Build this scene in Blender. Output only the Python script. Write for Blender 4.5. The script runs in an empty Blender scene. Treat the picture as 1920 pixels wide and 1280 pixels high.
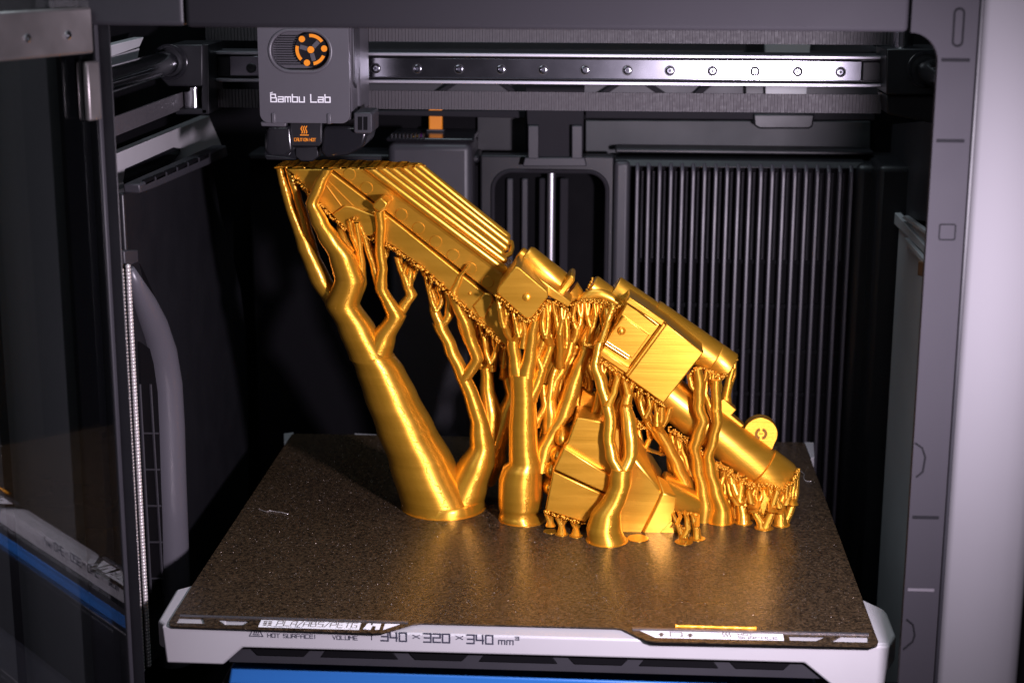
import bpy, bmesh, math, random
from mathutils import Vector, Matrix
random.seed(7)
S = 0.001                                   # everything below is written in millimetres
scn = bpy.context.scene
COL = scn.collection

# ------------------------------------------------------------------ camera, world, lights, exposure
CAM = Vector((40.8239, -751.9899, 332.0828))
YAW, PIT, ROL, FPX = -0.0595, 0.2411, 0.0031, 3134.48
cy, sy, cp, sp = math.cos(YAW), math.sin(YAW), math.cos(PIT), math.sin(PIT)
FWD = Vector((sy*cp, cy*cp, -sp)); RT0 = Vector((cy, -sy, 0)); UP0 = RT0.cross(FWD)
RT = math.cos(ROL)*RT0 + math.sin(ROL)*UP0
UP = -math.sin(ROL)*RT0 + math.cos(ROL)*UP0
cam = bpy.data.cameras.new('camera'); camo = bpy.data.objects.new('camera', cam); COL.objects.link(camo)
camo.matrix_world = Matrix(((RT.x, UP.x, -FWD.x, CAM.x*S), (RT.y, UP.y, -FWD.y, CAM.y*S), (RT.z, UP.z, -FWD.z, CAM.z*S), (0, 0, 0, 1)))
cam.sensor_width = 36; cam.lens = FPX/1920*36; cam.clip_start = 0.05; cam.clip_end = 20
cam.dof.use_dof = True; cam.dof.focus_distance = 0.90; cam.dof.aperture_fstop = 13.0
scn.camera = camo

world = bpy.data.worlds.new('World'); scn.world = world; world.use_nodes = True
world.node_tree.nodes['Background'].inputs[0].default_value = (0.45, 0.42, 0.52, 1)
world.node_tree.nodes['Background'].inputs[1].default_value = 0.05

def area(name, loc, target, sx, sy_, power, color):
    l = bpy.data.lights.new(name, 'AREA'); l.shape = 'RECTANGLE'; l.size = sx*S; l.size_y = sy_*S
    l.energy = power; l.color = color
    o = bpy.data.objects.new(name, l); COL.objects.link(o)
    o.location = Vector(loc)*S
    o.rotation_euler = (Vector(target)-Vector(loc)).to_track_quat('-Z', 'Y').to_euler()
    return o
def spot(name, loc, target, angle, blend, radius, power, color):
    l = bpy.data.lights.new(name, 'SPOT'); l.spot_size = math.radians(angle); l.spot_blend = blend
    l.shadow_soft_size = radius*S; l.energy = power; l.color = color
    o = bpy.data.objects.new(name, l); COL.objects.link(o); o.location = Vector(loc)*S
    o.rotation_euler = (Vector(target)-Vector(loc)).to_track_quat('-Z', 'Y').to_euler()
    return o
spot('key_lamp', (172, -250, 212), (0, 170, 115), 124, 1.0, 15, 15.5, (0.95, 0.83, 1.0))
area('room_fill', (-380, -620, 720), (-60, 60, 120), 450, 350, 1.8, (0.85, 0.92, 1.0))  # added fill that lifts the left side; no lamp is seen there
area('ceiling_lamp', (-60, 170, 1000), (-20, 150, 0), 420, 420, 2.6, (0.76, 0.9, 1.0))
scn.view_settings.view_transform = 'Standard'; scn.view_settings.look = 'None'
scn.view_settings.exposure = 0.0; scn.view_settings.gamma = 1.0
scn.render.engine = 'CYCLES'

# ------------------------------------------------------------------ where a point of the photograph lies on a known plane
def ray(px, py): return FWD + RT*((px-960)/FPX) - UP*((py-640)/FPX)
def ony(px, py, Y): d = ray(px, py); return CAM + d*((Y-CAM.y)/d.y)
def onz(px, py, Z=0.0): d = ray(px, py); return CAM + d*((Z-CAM.z)/d.z)
def onx(px, py, X): d = ray(px, py); return CAM + d*((X-CAM.x)/d.x)
def mmpp(p): return (Vector(p)-CAM).dot(FWD)/FPX      # millimetres that one photo pixel covers at p

# ------------------------------------------------------------------ materials
def mat(name, base, rough=0.5, metal=0.0, spec=0.5, noise=None, bump=None, coat=0.0, var=0.0, varscale=40):
    m = bpy.data.materials.new(name); m.use_nodes = True
    nt = m.node_tree; b = nt.nodes['Principled BSDF']
    b.inputs['Base Color'].default_value = (*base, 1); b.inputs['Roughness'].default_value = rough
    b.inputs['Metallic'].default_value = metal; b.inputs['Specular IOR Level'].default_value = spec
    b.inputs['Coat Weight'].default_value = coat
    tc = nt.nodes.new('ShaderNodeTexCoord')
    if var:
        n = nt.nodes.new('ShaderNodeTexNoise'); n.inputs['Scale'].default_value = varscale; n.inputs['Detail'].default_value = 6
        nt.links.new(tc.outputs['Object'], n.inputs['Vector'])
        r = nt.nodes.new('ShaderNodeMapRange'); r.inputs['To Min'].default_value = rough*(1-var); r.inputs['To Max'].default_value = min(1, rough*(1+var))
        nt.links.new(n.outputs['Fac'], r.inputs['Value']); nt.links.new(r.outputs['Result'], b.inputs['Roughness'])
        mx = nt.nodes.new('ShaderNodeMix'); mx.data_type = 'RGBA'
        mx.inputs['A'].default_value = (*[c*(1-var*0.4) for c in base], 1); mx.inputs['B'].default_value = (*[min(1, c*(1+var*0.4)) for c in base], 1)
        nt.links.new(n.outputs['Fac'], mx.inputs['Factor']); nt.links.new(mx.outputs['Result'], b.inputs['Base Color'])
    if bump:
        n = nt.nodes.new('ShaderNodeTexNoise'); n.inputs['Scale'].default_value = bump[0]; n.inputs['Detail'].default_value = 3
        nt.links.new(tc.outputs['Object'], n.inputs['Vector'])
        bp = nt.nodes.new('ShaderNodeBump'); bp.inputs['Strength'].default_value = bump[1]; bp.inputs['Distance'].default_value = bump[2]*S
        nt.links.new(n.outputs['Fac'], bp.inputs['Height']); nt.links.new(bp.outputs['Normal'], b.inputs['Normal'])
    return m

def gold_mat():
    m = bpy.data.materials.new('silk gold filament'); m.use_nodes = True
    nt = m.node_tree; L = nt.links; b = nt.nodes['Principled BSDF']; N = nt.nodes.new
    b.inputs['Coat Weight'].default_value = 0.32; b.inputs['Coat Roughness'].default_value = 0.24; b.inputs['Metallic'].default_value = 0.8; b.inputs['Roughness'].default_value = 0.33
    b.inputs['Anisotropic'].default_value = 0.66; b.inputs['Specular IOR Level'].default_value = 0.6
    geo = N('ShaderNodeNewGeometry'); z = N('ShaderNodeCombineXYZ'); z.inputs['Z'].default_value = 1
    dot = N('ShaderNodeVectorMath'); dot.operation = 'DOT_PRODUCT'
    L.new(geo.outputs['Normal'], dot.inputs[0]); L.new(z.outputs[0], dot.inputs[1])
    sc = N('ShaderNodeVectorMath'); sc.operation = 'SCALE'; L.new(geo.outputs['Normal'], sc.inputs[0]); L.new(dot.outputs['Value'], sc.inputs['Scale'])
    sub = N('ShaderNodeVectorMath'); sub.operation = 'SUBTRACT'; L.new(z.outputs[0], sub.inputs[0]); L.new(sc.outputs[0], sub.inputs[1])
    L.new(sub.outputs[0], b.inputs['Tangent'])                       # roughness is spread across the printed layers
    mp = N('ShaderNodeMapping'); mp.inputs['Scale'].default_value = (16, 16, 1100); L.new(geo.outputs['Position'], mp.inputs['Vector'])
    n1 = N('ShaderNodeTexNoise'); n1.inputs['Scale'].default_value = 1; n1.inputs['Detail'].default_value = 2; L.new(mp.outputs[0], n1.inputs['Vector'])
    mp2 = N('ShaderNodeMapping'); mp2.inputs['Scale'].default_value = (25, 25, 260); L.new(geo.outputs['Position'], mp2.inputs['Vector'])
    n2 = N('ShaderNodeTexNoise'); n2.inputs['Scale'].default_value = 1; n2.inputs['Detail'].default_value = 4; L.new(mp2.outputs[0], n2.inputs['Vector'])
    cr = N('ShaderNodeMix'); cr.data_type = 'RGBA'
    cr.inputs['A'].default_value = (0.67, 0.315, 0.016, 1); cr.inputs['B'].default_value = (0.85, 0.44, 0.042, 1)
    L.new(n2.outputs['Fac'], cr.inputs['Factor']); L.new(cr.outputs['Result'], b.inputs['Base Color'])
    rr = N('ShaderNodeMapRange'); rr.inputs['To Min'].default_value = 0.33; rr.inputs['To Max'].default_value = 0.44
    L.new(n2.outputs['Fac'], rr.inputs['Value']); L.new(rr.outputs['Result'], b.inputs['Roughness'])
    bp = N('ShaderNodeBump'); bp.inputs['Strength'].default_value = 0.8; bp.inputs['Distance'].default_value = 0.11*S
    L.new(n1.outputs['Fac'], bp.inputs['Height']); L.new(bp.outputs['Normal'], b.inputs['Normal'])
    return m

def plate_mat():
    m = bpy.data.materials.new('textured build sheet'); m.use_nodes = True
    nt = m.node_tree; L = nt.links; b = nt.nodes['Principled BSDF']; N = nt.nodes.new
    tc = N('ShaderNodeTexCoord')
    n = N('ShaderNodeTexNoise'); n.inputs['Scale'].default_value = 640; n.inputs['Detail'].default_value = 2; n.inputs['Roughness'].default_value = 0.7
    v = N('ShaderNodeTexVoronoi'); v.inputs['Scale'].default_value = 620
    big = N('ShaderNodeTexNoise'); big.inputs['Scale'].default_value = 14; big.inputs['Detail'].default_value = 5
    for t in (n, v, big): L.new(tc.outputs['Object'], t.inputs['Vector'])
    add = N('ShaderNodeMath'); add.operation = 'ADD'; L.new(n.outputs['Fac'], add.inputs[0])
    sep = N('ShaderNodeSeparateColor'); L.new(v.outputs['Color'], sep.inputs[0]); L.new(sep.outputs[0], add.inputs[1])
    bp = N('ShaderNodeBump'); bp.inputs['Strength'].default_value = 0.7; bp.inputs['Distance'].default_value = 0.22*S
    L.new(add.outputs[0], bp.inputs['Height']); L.new(bp.outputs['Normal'], b.inputs['Normal'])
    mx = N('ShaderNodeMix'); mx.data_type = 'RGBA'; mx.inputs['A'].default_value = (0.016, 0.011, 0.007, 1); mx.inputs['B'].default_value = (0.135, 0.088, 0.046, 1)
    cs = N('ShaderNodeMapRange'); cs.inputs['From Min'].default_value = 0.35; cs.inputs['From Max'].default_value = 0.75; L.new(n.outputs['Fac'], cs.inputs['Value'])
    L.new(cs.outputs['Result'], mx.inputs['Factor']); L.new(mx.outputs['Result'], b.inputs['Base Color'])
    rr = N('ShaderNodeMapRange'); rr.inputs['From Min'].default_value = 0.3; rr.inputs['From Max'].default_value = 0.7
    rr.inputs['To Min'].default_value = 0.22; rr.inputs['To Max'].default_value = 0.38
    L.new(big.outputs['Fac'], rr.inputs['Value']); L.new(rr.outputs['Result'], b.inputs['Roughness'])
    b.inputs['Metallic'].default_value = 0.4; b.inputs['Specular IOR Level'].default_value = 0.5
    return m

def glass_mat():
    m = bpy.data.materials.new('smoked door glass'); m.use_nodes = True
    nt = m.node_tree; L = nt.links; N = nt.nodes.new
    for n in list(nt.nodes): nt.nodes.remove(n)
    out = N('ShaderNodeOutputMaterial'); mx = N('ShaderNodeMixShader'); tr = N('ShaderNodeBsdfTransparent'); gl = N('ShaderNodeBsdfGlossy')
    lw_ = N('ShaderNodeLayerWeight'); lw_.inputs['Blend'].default_value = 0.5
    pw = N('ShaderNodeMath'); pw.operation = 'POWER'; pw.inputs[1].default_value = 5; L.new(lw_.outputs['Facing'], pw.inputs[0])
    ma = N('ShaderNodeMath'); ma.operation = 'MULTIPLY_ADD'; ma.inputs[1].default_value = 0.85; ma.inputs[2].default_value = 0.13; L.new(pw.outputs[0], ma.inputs[0])
    tr.inputs[0].default_value = (0.70, 0.72, 0.72, 1); gl.inputs['Roughness'].default_value = 0.02
    L.new(ma.outputs[0], mx.inputs[0]); L.new(tr.outputs[0], mx.inputs[1]); L.new(gl.outputs[0], mx.inputs[2]); L.new(mx.outputs[0], out.inputs['Surface'])
    return m

GOLD = gold_mat(); PLATE = plate_mat(); GLASS = glass_mat()
BLACK = mat('black plastic', (0.010, 0.010, 0.012), 0.42, spec=0.35, var=0.25, bump=(1800, 0.25, 0.06))
BLACKG = mat('glossy black plastic', (0.010, 0.010, 0.012), 0.16, var=0.3)
CHAR = mat('charcoal plastic', (0.030, 0.029, 0.034), 0.46, spec=0.4, var=0.2, bump=(2200, 0.2, 0.05))
DGREY = mat('dark grey bezel plastic', (0.017, 0.016, 0.019), 0.75, spec=0.13, var=0.1, bump=(1500, 0.15, 0.05))
TOOLG = mat('grey toolhead plastic', (0.072, 0.068, 0.077), 0.42, var=0.12, bump=(2500, 0.18, 0.04))
WHITE = mat('warm white plastic', (0.40, 0.39, 0.40), 0.38, var=0.12)
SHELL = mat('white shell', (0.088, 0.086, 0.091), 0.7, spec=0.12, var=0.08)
LGREY = mat('light grey panel', (0.40, 0.40, 0.41), 0.5, var=0.2)
STEEL = mat('polished steel', (0.62, 0.63, 0.66), 0.14, 1.0, var=0.3, varscale=90)
RAILM = mat('brushed rail steel', (0.20, 0.20, 0.225), 0.18, 1.0, var=0.15, varscale=60)
ALU = mat('anodised aluminium', (0.34, 0.33, 0.36), 0.45, 1.0, bump=(2500, 0.4, 0.06))
HINGE = mat('dull hinge metal', (0.26, 0.24, 0.235), 0.40, 0.75, var=0.4, varscale=60)
SLAT = mat('slat plastic', (0.038, 0.034, 0.043), 0.42, var=0.2)
DUCT = mat('satin duct plastic', (0.085, 0.082, 0.094), 0.34, bump=(1800, 0.3, 0.06))
GROOVE = mat('matt black recess', (0.006, 0.006, 0.007), 0.9, spec=0.08)
DGOLD = mat('shaded gold recess', (0.22, 0.095, 0.006), 0.5, 0.3)  # darker copy of the gold; shade of the lug grooves put into colour
BELT = mat('rubber belt', (0.052, 0.047, 0.052), 0.62, var=0.4, varscale=500)
ORANGE = mat('orange plastic', (0.80, 0.26, 0.012), 0.4)
LABEL = mat('white print', (0.78, 0.78, 0.80), 0.5)
INK = mat('dark ink', (0.035, 0.035, 0.055), 0.5)
INKB = mat('brown ink', (0.10, 0.08, 0.07), 0.5)
BLUE = mat('blue glossy tray', (0.026, 0.145, 0.44), 0.35, coat=0.1)
PURPLE = mat('purple filament', (0.40, 0.03, 0.42), 0.3)
CLEAR = mat('frosted lens bead', (0.60, 0.57, 0.55), 0.22, 0.35)
BEIGE = mat('beige room wall', (0.32, 0.24, 0.16), 0.8, var=0.2, varscale=3)
DARKWALL = mat('dark chamber wall', (0.0035, 0.0033, 0.0042), 0.75, spec=0.08, var=0.2)

# ------------------------------------------------------------------ mesh helpers
class MB:
    def __init__(s): s.bm = bmesh.new()
    def faces(s, vs, fs):
        v = [s.bm.verts.new(Vector(p)*S) for p in vs]
        for f in fs:
            try: s.bm.faces.new([v[i] for i in f])
            except ValueError: pass
        return s
    def box(s, a, b):
        (x0, y0, z0), (x1, y1, z1) = a, b
        return s.faces([(x0,y0,z0),(x1,y0,z0),(x1,y1,z0),(x0,y1,z0),(x0,y0,z1),(x1,y0,z1),(x1,y1,z1),(x0,y1,z1)],
                       [(0,3,2,1),(4,5,6,7),(0,1,5,4),(1,2,6,5),(2,3,7,6),(3,0,4,7)])
    def prism(s, front, dv):                       # polygon (world mm) swept by dv
        front = [Vector(p) for p in front]; n = len(front); dv = Vector(dv)
        nn = Vector((0, 0, 0))
        for i in range(n): nn += front[i].cross(front[(i+1) % n])
        if nn.dot(dv) > 0: front.reverse()
        return s.faces(front+[p+dv for p in front], [tuple(range(n)), tuple(range(2*n-1, n-1, -1))]+[(i, i+n, (i+1) % n+n, (i+1) % n) for i in range(n)])
    def lathe(s, p0, p1, prof, seg=28, caps=True):   # prof: (distance along axis, radius)
        p0 = Vector(p0); p1 = Vector(p1); d = (p1-p0).normalized()
        a = d.orthogonal().normalized(); b = d.cross(a); vs = []; fs = []
        for t, r in prof:
            for k in range(seg):
                an = 2*math.pi*k/seg; vs.append(p0+d*t+(a*math.cos(an)+b*math.sin(an))*r)
        for i in range(len(prof)-1):
            for k in range(seg):
                k2 = (k+1) % seg; fs.append((i*seg+k, i*seg+k2, (i+1)*seg+k2, (i+1)*seg+k))
        if caps:
            fs.append(tuple(range(seg-1, -1, -1))); m = (len(prof)-1)*seg; fs.append(tuple(range(m, m+seg)))
        return s.faces(vs, fs)
    def cyl(s, p0, p1, r, seg=24, r1=None, ch=0.0):
        l = (Vector(p1)-Vector(p0)).length; r1 = r if r1 is None else r1
        if ch: return s.lathe(p0, p1, [(0, r-ch), (ch, r), (l-ch, r1), (l, r1-ch)], seg)
        return s.lathe(p0, p1, [(0, r), (l, r1)], seg)
    def tube(s, path, r, seg=10):                    # round tube along a path
        path = [Vector(p) for p in path]; n = len(path); vs = []; fs = []
        d0 = (path[1]-path[0]).normalized(); a = d0.orthogonal().normalized()
        for i, p in enumerate(path):
            d = (path[min(n-1, i+1)]-path[max(0, i-1)]).normalized()
            a = (a-d*a.dot(d)).normalized(); b = d.cross(a); rr = r[i] if isinstance(r, (list, tuple)) else r
            for k in range(seg):
                an = 2*math.pi*k/seg; vs.append(p+(a*math.cos(an)+b*math.sin(an))*rr)
        for i in range(n-1):
            for k in range(seg):
                k2 = (k+1) % seg; fs.append((i*seg+k, i*seg+k2, (i+1)*seg+k2, (i+1)*seg+k))
        fs.append(tuple(range(seg-1, -1, -1))); m = (n-1)*seg; fs.append(tuple(range(m, m+seg)))
        return s.faces(vs, fs)
    def ball(s, c, r, sub=1, sq=(1, 1, 1)):
        g = bmesh.ops.create_icosphere(s.bm, subdivisions=sub, radius=1.0)
        for v in g['verts']: v.co = (Vector(c)+Vector((v.co.x*r*sq[0], v.co.y*r*sq[1], v.co.z*r*sq[2])))*S
        return s
    def slices(s, rings, seg=16):                   # horizontal rings (centre, radius): how a printer lays a support down
        vs = []; fs = []
        for c, r in rings:
            for k in range(seg):
                an = 2*math.pi*k/seg; vs.append((c[0]+r*math.cos(an), c[1]+r*math.sin(an), c[2]))
        for i in range(len(rings)-1):
            for k in range(seg):
                k2 = (k+1) % seg; fs.append((i*seg+k, i*seg+k2, (i+1)*seg+k2, (i+1)*seg+k))
        fs.append(tuple(range(seg-1, -1, -1))); m = (len(rings)-1)*seg; fs.append(tuple(range(m, m+seg)))
        return s.faces(vs, fs)
    def loft(s, secs, close=True, caps=True):
        n = len(secs[0]); vs = [p for c in secs for p in c]; fs = []
        for i in range(len(secs)-1):
            for k in range(n if close else n-1):
                k2 = (k+1) % n; fs.append((i*n+k, i*n+k2, (i+1)*n+k2, (i+1)*n+k))
        if caps and close:
            fs.append(tuple(range(n-1, -1, -1))); m = (len(secs)-1)*n; fs.append(tuple(range(m, m+n)))
        return s.faces(vs, fs)
    def cut_top(s, z):
        g = s.bm.verts[:]+s.bm.edges[:]+s.bm.faces[:]
        bmesh.ops.bisect_plane(s.bm, geom=g, plane_co=(0, 0, z*S), plane_no=(0, 0, 1), clear_outer=True)
        bmesh.ops.holes_fill(s.bm, edges=[e for e in s.bm.edges if e.is_boundary], sides=0)
        return s

ABS = {}
def obj(name, mb, m, parent=None, bevel=0.0, sharp=32, seg=2, flat=False, label=None):
    bm = mb.bm if isinstance(mb, MB) else mb
    bmesh.ops.recalc_face_normals(bm, faces=bm.faces[:])
    me = bpy.data.meshes.new(name); bm.to_mesh(me); bm.free()
    return link(name, me, m, parent, bevel, sharp, seg, flat, label)
def link(name, me, m, parent=None, bevel=0.0, sharp=32, seg=2, flat=False, label=None):
    xs = [v.co for v in me.vertices]
    c = Vector([(min(p[i] for p in xs)+max(p[i] for p in xs))/2 for i in range(3)]); c.z = min(p.z for p in xs)
    me.transform(Matrix.Translation(-c))
    if not flat:
        for p in me.polygons: p.use_smooth = True
        me.set_sharp_from_angle(angle=math.radians(sharp))
    me.materials.append(m)
    o = bpy.data.objects.new(name, me); COL.objects.link(o)
    ABS[o.name] = c
    o.location = c
    if parent is not None: o.parent = parent; o.location = c-ABS[parent.name]
    if bevel:
        b = o.modifiers.new('bevel', 'BEVEL'); b.width = bevel*S; b.segments = seg; b.limit_method = 'ANGLE'; b.angle_limit = math.radians(28); b.harden_normals = False
    if label: o['label'] = label
    return o
def copy_at(o, off, parent=None, name=None):
    c = o.copy(); COL.objects.link(c); off = Vector(off)*S
    ABS[c.name] = ABS[o.name]+off; p = parent or o.parent; c.parent = p
    c.location = ABS[c.name]-(ABS[p.name] if p else Vector((0, 0, 0)))
    return c
def thing(name, label, cat, base, group=None):
    o = bpy.data.objects.new(name, None); COL.objects.link(o); o.empty_display_size = 0.01
    o.location = Vector(base)*S; ABS[o.name] = Vector(base)*S
    return tag(o, label, cat, group)
def tag(o, label, cat, group=None):
    o['label'] = label; o['category'] = cat
    if group: o['group'] = group
    return o
def struct(o): o['kind'] = 'structure'; return o
def stuff(o): o['kind'] = 'stuff'; return o
def P(pts, Y): return [ony(x, y, Y) for x, y in pts]
def rrect(x0, x1, z0, z1, r, Y, n=6):               # rounded rectangle in an XZ plane
    out = []
    for cx, cz, a0 in ((x1-r, z1-r, 0), (x0+r, z1-r, 90), (x0+r, z0+r, 180), (x1-r, z0+r, 270)):
        for k in range(n+1):
            a = math.radians(a0+90*k/n); out.append(Vector((cx+r*math.cos(a), Y, cz+r*math.sin(a))))
    return out
def curve_sheet(name, loops, frame, depth, m, parent=None, bevel=0.0):
    """flat sheet with holes: loops are 2D (mm) in frame (origin, u, v, n); thickness depth runs towards -n"""
    cu = bpy.data.curves.new(name, 'CURVE'); cu.dimensions = '2D'; cu.fill_mode = 'BOTH'; cu.extrude = depth/2*S
    for lp in loops:
        sp_ = cu.splines.new('POLY'); sp_.points.add(len(lp)-1); sp_.use_cyclic_u = True
        for p, q in zip(sp_.points, lp): p.co = (q[0]*S, q[1]*S, 0, 1)
    t = bpy.data.objects.new('tmp', cu); COL.objects.link(t)
    me = bpy.data.meshes.new_from_object(t.evaluated_get(bpy.context.evaluated_depsgraph_get()))
    bpy.data.objects.remove(t); bpy.data.curves.remove(cu)
    o, u, v, n = [Vector(k) for k in frame]
    M = Matrix(((u.x, v.x, n.x, o.x*S), (u.y, v.y, n.y, o.y*S), (u.z, v.z, n.z, o.z*S), (0, 0, 0, 1)))
    me.transform(M @ Matrix.Translation((0, 0, -depth/2*S)))
    bm = bmesh.new(); bm.from_mesh(me); bmesh.ops.remove_doubles(bm, verts=bm.verts[:], dist=1e-6)
    bpy.data.meshes.remove(me)
    return obj(name, bm, m, parent, bevel=bevel)

# square stroke lettering -------------------------------------------------
GL = {
 'A': [[(0,0),(0,5),(1,6),(4,6),(4,0)],[(0,2.6),(4,2.6)]], 'B': [[(0,0),(0,6),(3.4,6),(3.4,3.2)],[(0,3.2),(4,3.2),(4,0),(0,0)]],
 'C': [[(4,6),(0,6),(0,0),(4,0)]], 'D': [[(0,0),(0,6),(3,6),(4,5),(4,0),(0,0)]], 'E': [[(4,6),(0,6),(0,0),(4,0)],[(0,3),(3.6,3)]],
 'F': [[(4,6),(0,6),(0,0)],[(0,3),(3.6,3)]], 'G': [[(4,6),(0,6),(0,0),(4,0),(4,3),(2,3)]], 'H': [[(0,0),(0,6)],[(4,0),(4,6)],[(0,3),(4,3)]],
 'I': [[(1,0),(1,6)]], 'L': [[(0,6),(0,0),(4,0)]], 'M': [[(0,0),(0,6),(2.2,3),(4.4,6),(4.4,0)]], 'N': [[(0,0),(0,6),(4,0),(4,6)]],
 'O': [[(0,0),(0,6),(4,6),(4,0),(0,0)]], 'P': [[(0,0),(0,6),(4,6),(4,2.6),(0,2.6)]], 'R': [[(0,0),(0,6),(4,6),(4,2.8),(0,2.8)],[(2,2.8),(4,0)]],
 'S': [[(4,6),(0,6),(0,3.2),(4,3.2),(4,0),(0,0)]], 'T': [[(0,6),(4,6)],[(2,6),(2,0)]], 'U': [[(0,6),(0,0),(4,0),(4,6)]],
 'V': [[(0,6),(2,0),(4,6)]], 'W': [[(0,6),(1,0),(2.4,4),(3.8,0),(4.8,6)]], 'X': [[(0,6),(4,0)],[(4,6),(0,0)]], '!': [[(1,6),(1,1.8)],[(1,0.7),(1,0)]], '/': [[(0,-0.4),(3,6.2)]],
 '0': [[(0,0),(0,6),(4,6),(4,0),(0,0)]], '2': [[(0,6),(4,6),(4,3.2),(0,3.2),(0,0),(4,0)]], '3': [[(0,6),(4,6),(4,0),(0,0)],[(0.4,3),(4,3)]],
 '4': [[(0,6),(0,2.4),(4,2.4)],[(3.6,6),(3.6,0)]], 'x': [[(0.3,1.2),(3.3,4.2)],[(0.3,4.2),(3.3,1.2)]], '|': [[(1,-0.4),(1,6)]],
 'm': [[(0,0),(0,4),(2,4),(2,0)],[(2,4),(4,4),(4,0)]], '^': [[(0,6.4),(1.6,6.4),(1.6,3.6),(0,3.6)],[(0.3,5),(1.6,5)]],
 'a': [[(0.2,4),(3.6,4),(3.6,0),(0,0),(0,2.1),(3.6,2.1)]], 'b': [[(0,6),(0,0),(3.6,0),(3.6,4),(0,4)]], 'u': [[(0,4),(0,0),(3.6,0),(3.6,4)]],
 ',': [[(-0.2,6.9),(0.9,6.9)]],
}
GW = {'I': 2, '!': 2, '|': 2, 'M': 4.4, 'W': 4.8, '/': 3, ' ': 2.0, ',': -1.3, '^': 1.6, 'a': 3.6, 'b': 3.6, 'u': 3.6, 'x': 3.6}
def strokes(polys, fr, k, th):
    """polylines in glyph units -> flat ink strips in frame (origin, u, v, n)"""
    mb = MB(); o, u, v, n = [Vector(a) for a in fr]; h = th/2
    idx = 0
    for pl in polys:
        for (x0, y0), (x1, y1) in zip(pl, pl[1:]):
            idx += 1
            d = Vector((x1-x0, y1-y0)); l = d.length
            if l < 1e-6: continue
            d /= l; e = Vector((-d.y, d.x)); a = Vector((x0, y0))*k-d*h*0.98; b = Vector((x1, y1))*k+d*h*0.98
            q = [a+e*h, a-e*h, b-e*h, b+e*h]; w = [o+u*p.x+v*p.y for p in q]
            mb.prism([p+n*(0.10+0.012*(idx % 7)) for p in w], -n*(0.08+0.012*(idx % 7)))
    return mb
def lettering(name, text, fr, width, height, th, m, parent):
    polys = []; x = 0.0
    for ch in text:
        for pl in GL.get(ch, []): polys.append([(x+a, b) for a, b in pl])
        x += GW.get(ch, 4)+1.35
    x -= 1.35; k = height/6.0; sx = width/(x*k)
    polys = [[(a*sx, b) for a, b in pl] for pl in polys]
    return obj(name, strokes(polys, fr, k, th), m, parent, flat=True)
def frame_y(px, py, Y, dx=Vector((1, 0, 0))): return (ony(px, py, Y), dx, Vector((0, 0, 1)), Vector((0, -1, 0)))
def wpx(x0, x1, y, Y): return (ony(x1, y, Y)-ony(x0, y, Y)).length

# ================================================================== the chamber (setting)
o = struct(obj('back_wall', MB().box((-300, 402, -150), (300, 408, 360)), DARKWALL)); o['label'] = 'dark rear wall of the printer chamber'
o = struct(obj('side_wall', MB().box((-246, -10, -150), (-240, 402, 360)), DARKWALL)); o['label'] = 'dark left wall of the printer chamber'
o = struct(obj('side_wall', MB().box((240, -10, -150), (246, 402, 360)), DARKWALL)); o['label'] = 'dark right wall of the printer chamber'
o = struct(obj('chamber_floor', MB().box((-240, -12, -150), (240, 402, -145)), DARKWALL)); o['label'] = 'dark floor of the printer chamber'
o = struct(obj('room_wall', MB().box((240, 900, -600), (1200, 910, 500)), BEIGE)); o['label'] = 'blurred beige room wall far behind the printer'

# ================================================================== front frame
fr = thing('printer_frame', 'grey front frame of the printer with white outer shell on the right', 'printer frame', (0, -40, -60))
ZT = 291.5
pill = []
# top bezel and right pillar share one rounded inside corner
arc = [(175-12+12*math.cos(a), ZT-12+12*math.sin(a)) for a in [math.radians(90*k/8) for k in range(9)]]
obj('top_bezel', MB().box((-141, -40, ZT), (162.5, -16, 345)), DGREY, fr, bevel=2.0, seg=3)
obj('top_bezel', MB().box((-205, -39, ZT+0.5), (-141.6, -16, 345)), CHAR, fr, bevel=2.0, seg=3)
pts = [(163.2, -42, 345)]+[(163.2, -42, ZT)]+[(x, -42, z) for x, z in arc[::-1]][::-1][::-1]
poly = [Vector((163.2, -42, 345)), Vector((163.2, -42, ZT))]+[Vector((x, -42, z)) for x, z in reversed(arc)]+[Vector((175, -42, -62)), Vector((190.4, -42, -62)), Vector((190.4, -42, 345))]
obj('pillar', MB().prism(poly, (0, 4, 0)), DGREY, fr, bevel=0.8)
obj('pillar_core', MB().box((183, -37.8, -62), (190.4, -14, 345)), CHAR, fr, bevel=0.8)
obj('pillar_edge', MB().box((190.5, -44.5, -62), (191.9, -20, 345)), BLACK, fr, bevel=0.3)
# white outer shell with a rounded outer corner
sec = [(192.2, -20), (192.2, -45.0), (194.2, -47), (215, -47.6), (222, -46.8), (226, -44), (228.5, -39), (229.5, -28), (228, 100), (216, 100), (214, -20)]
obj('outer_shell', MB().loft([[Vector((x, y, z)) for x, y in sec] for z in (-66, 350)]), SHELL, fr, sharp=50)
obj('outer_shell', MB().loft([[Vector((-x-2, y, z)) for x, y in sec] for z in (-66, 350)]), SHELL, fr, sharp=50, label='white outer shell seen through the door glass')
for px_, py_, m_ in ((1768, 113, GROOVE), (1751, 264, GROOVE), (1735, 969, GROOVE), (1728, 1105, mat('grey dash', (0.07, 0.065, 0.072), 0.8, spec=0.1))):
    z = ony(px_, py_, -42).z; obj('pillar_groove', MB().box((176.4, -42.4, z-0.65), (188.0, -41.8, z+0.65)), m_, fr)
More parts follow.
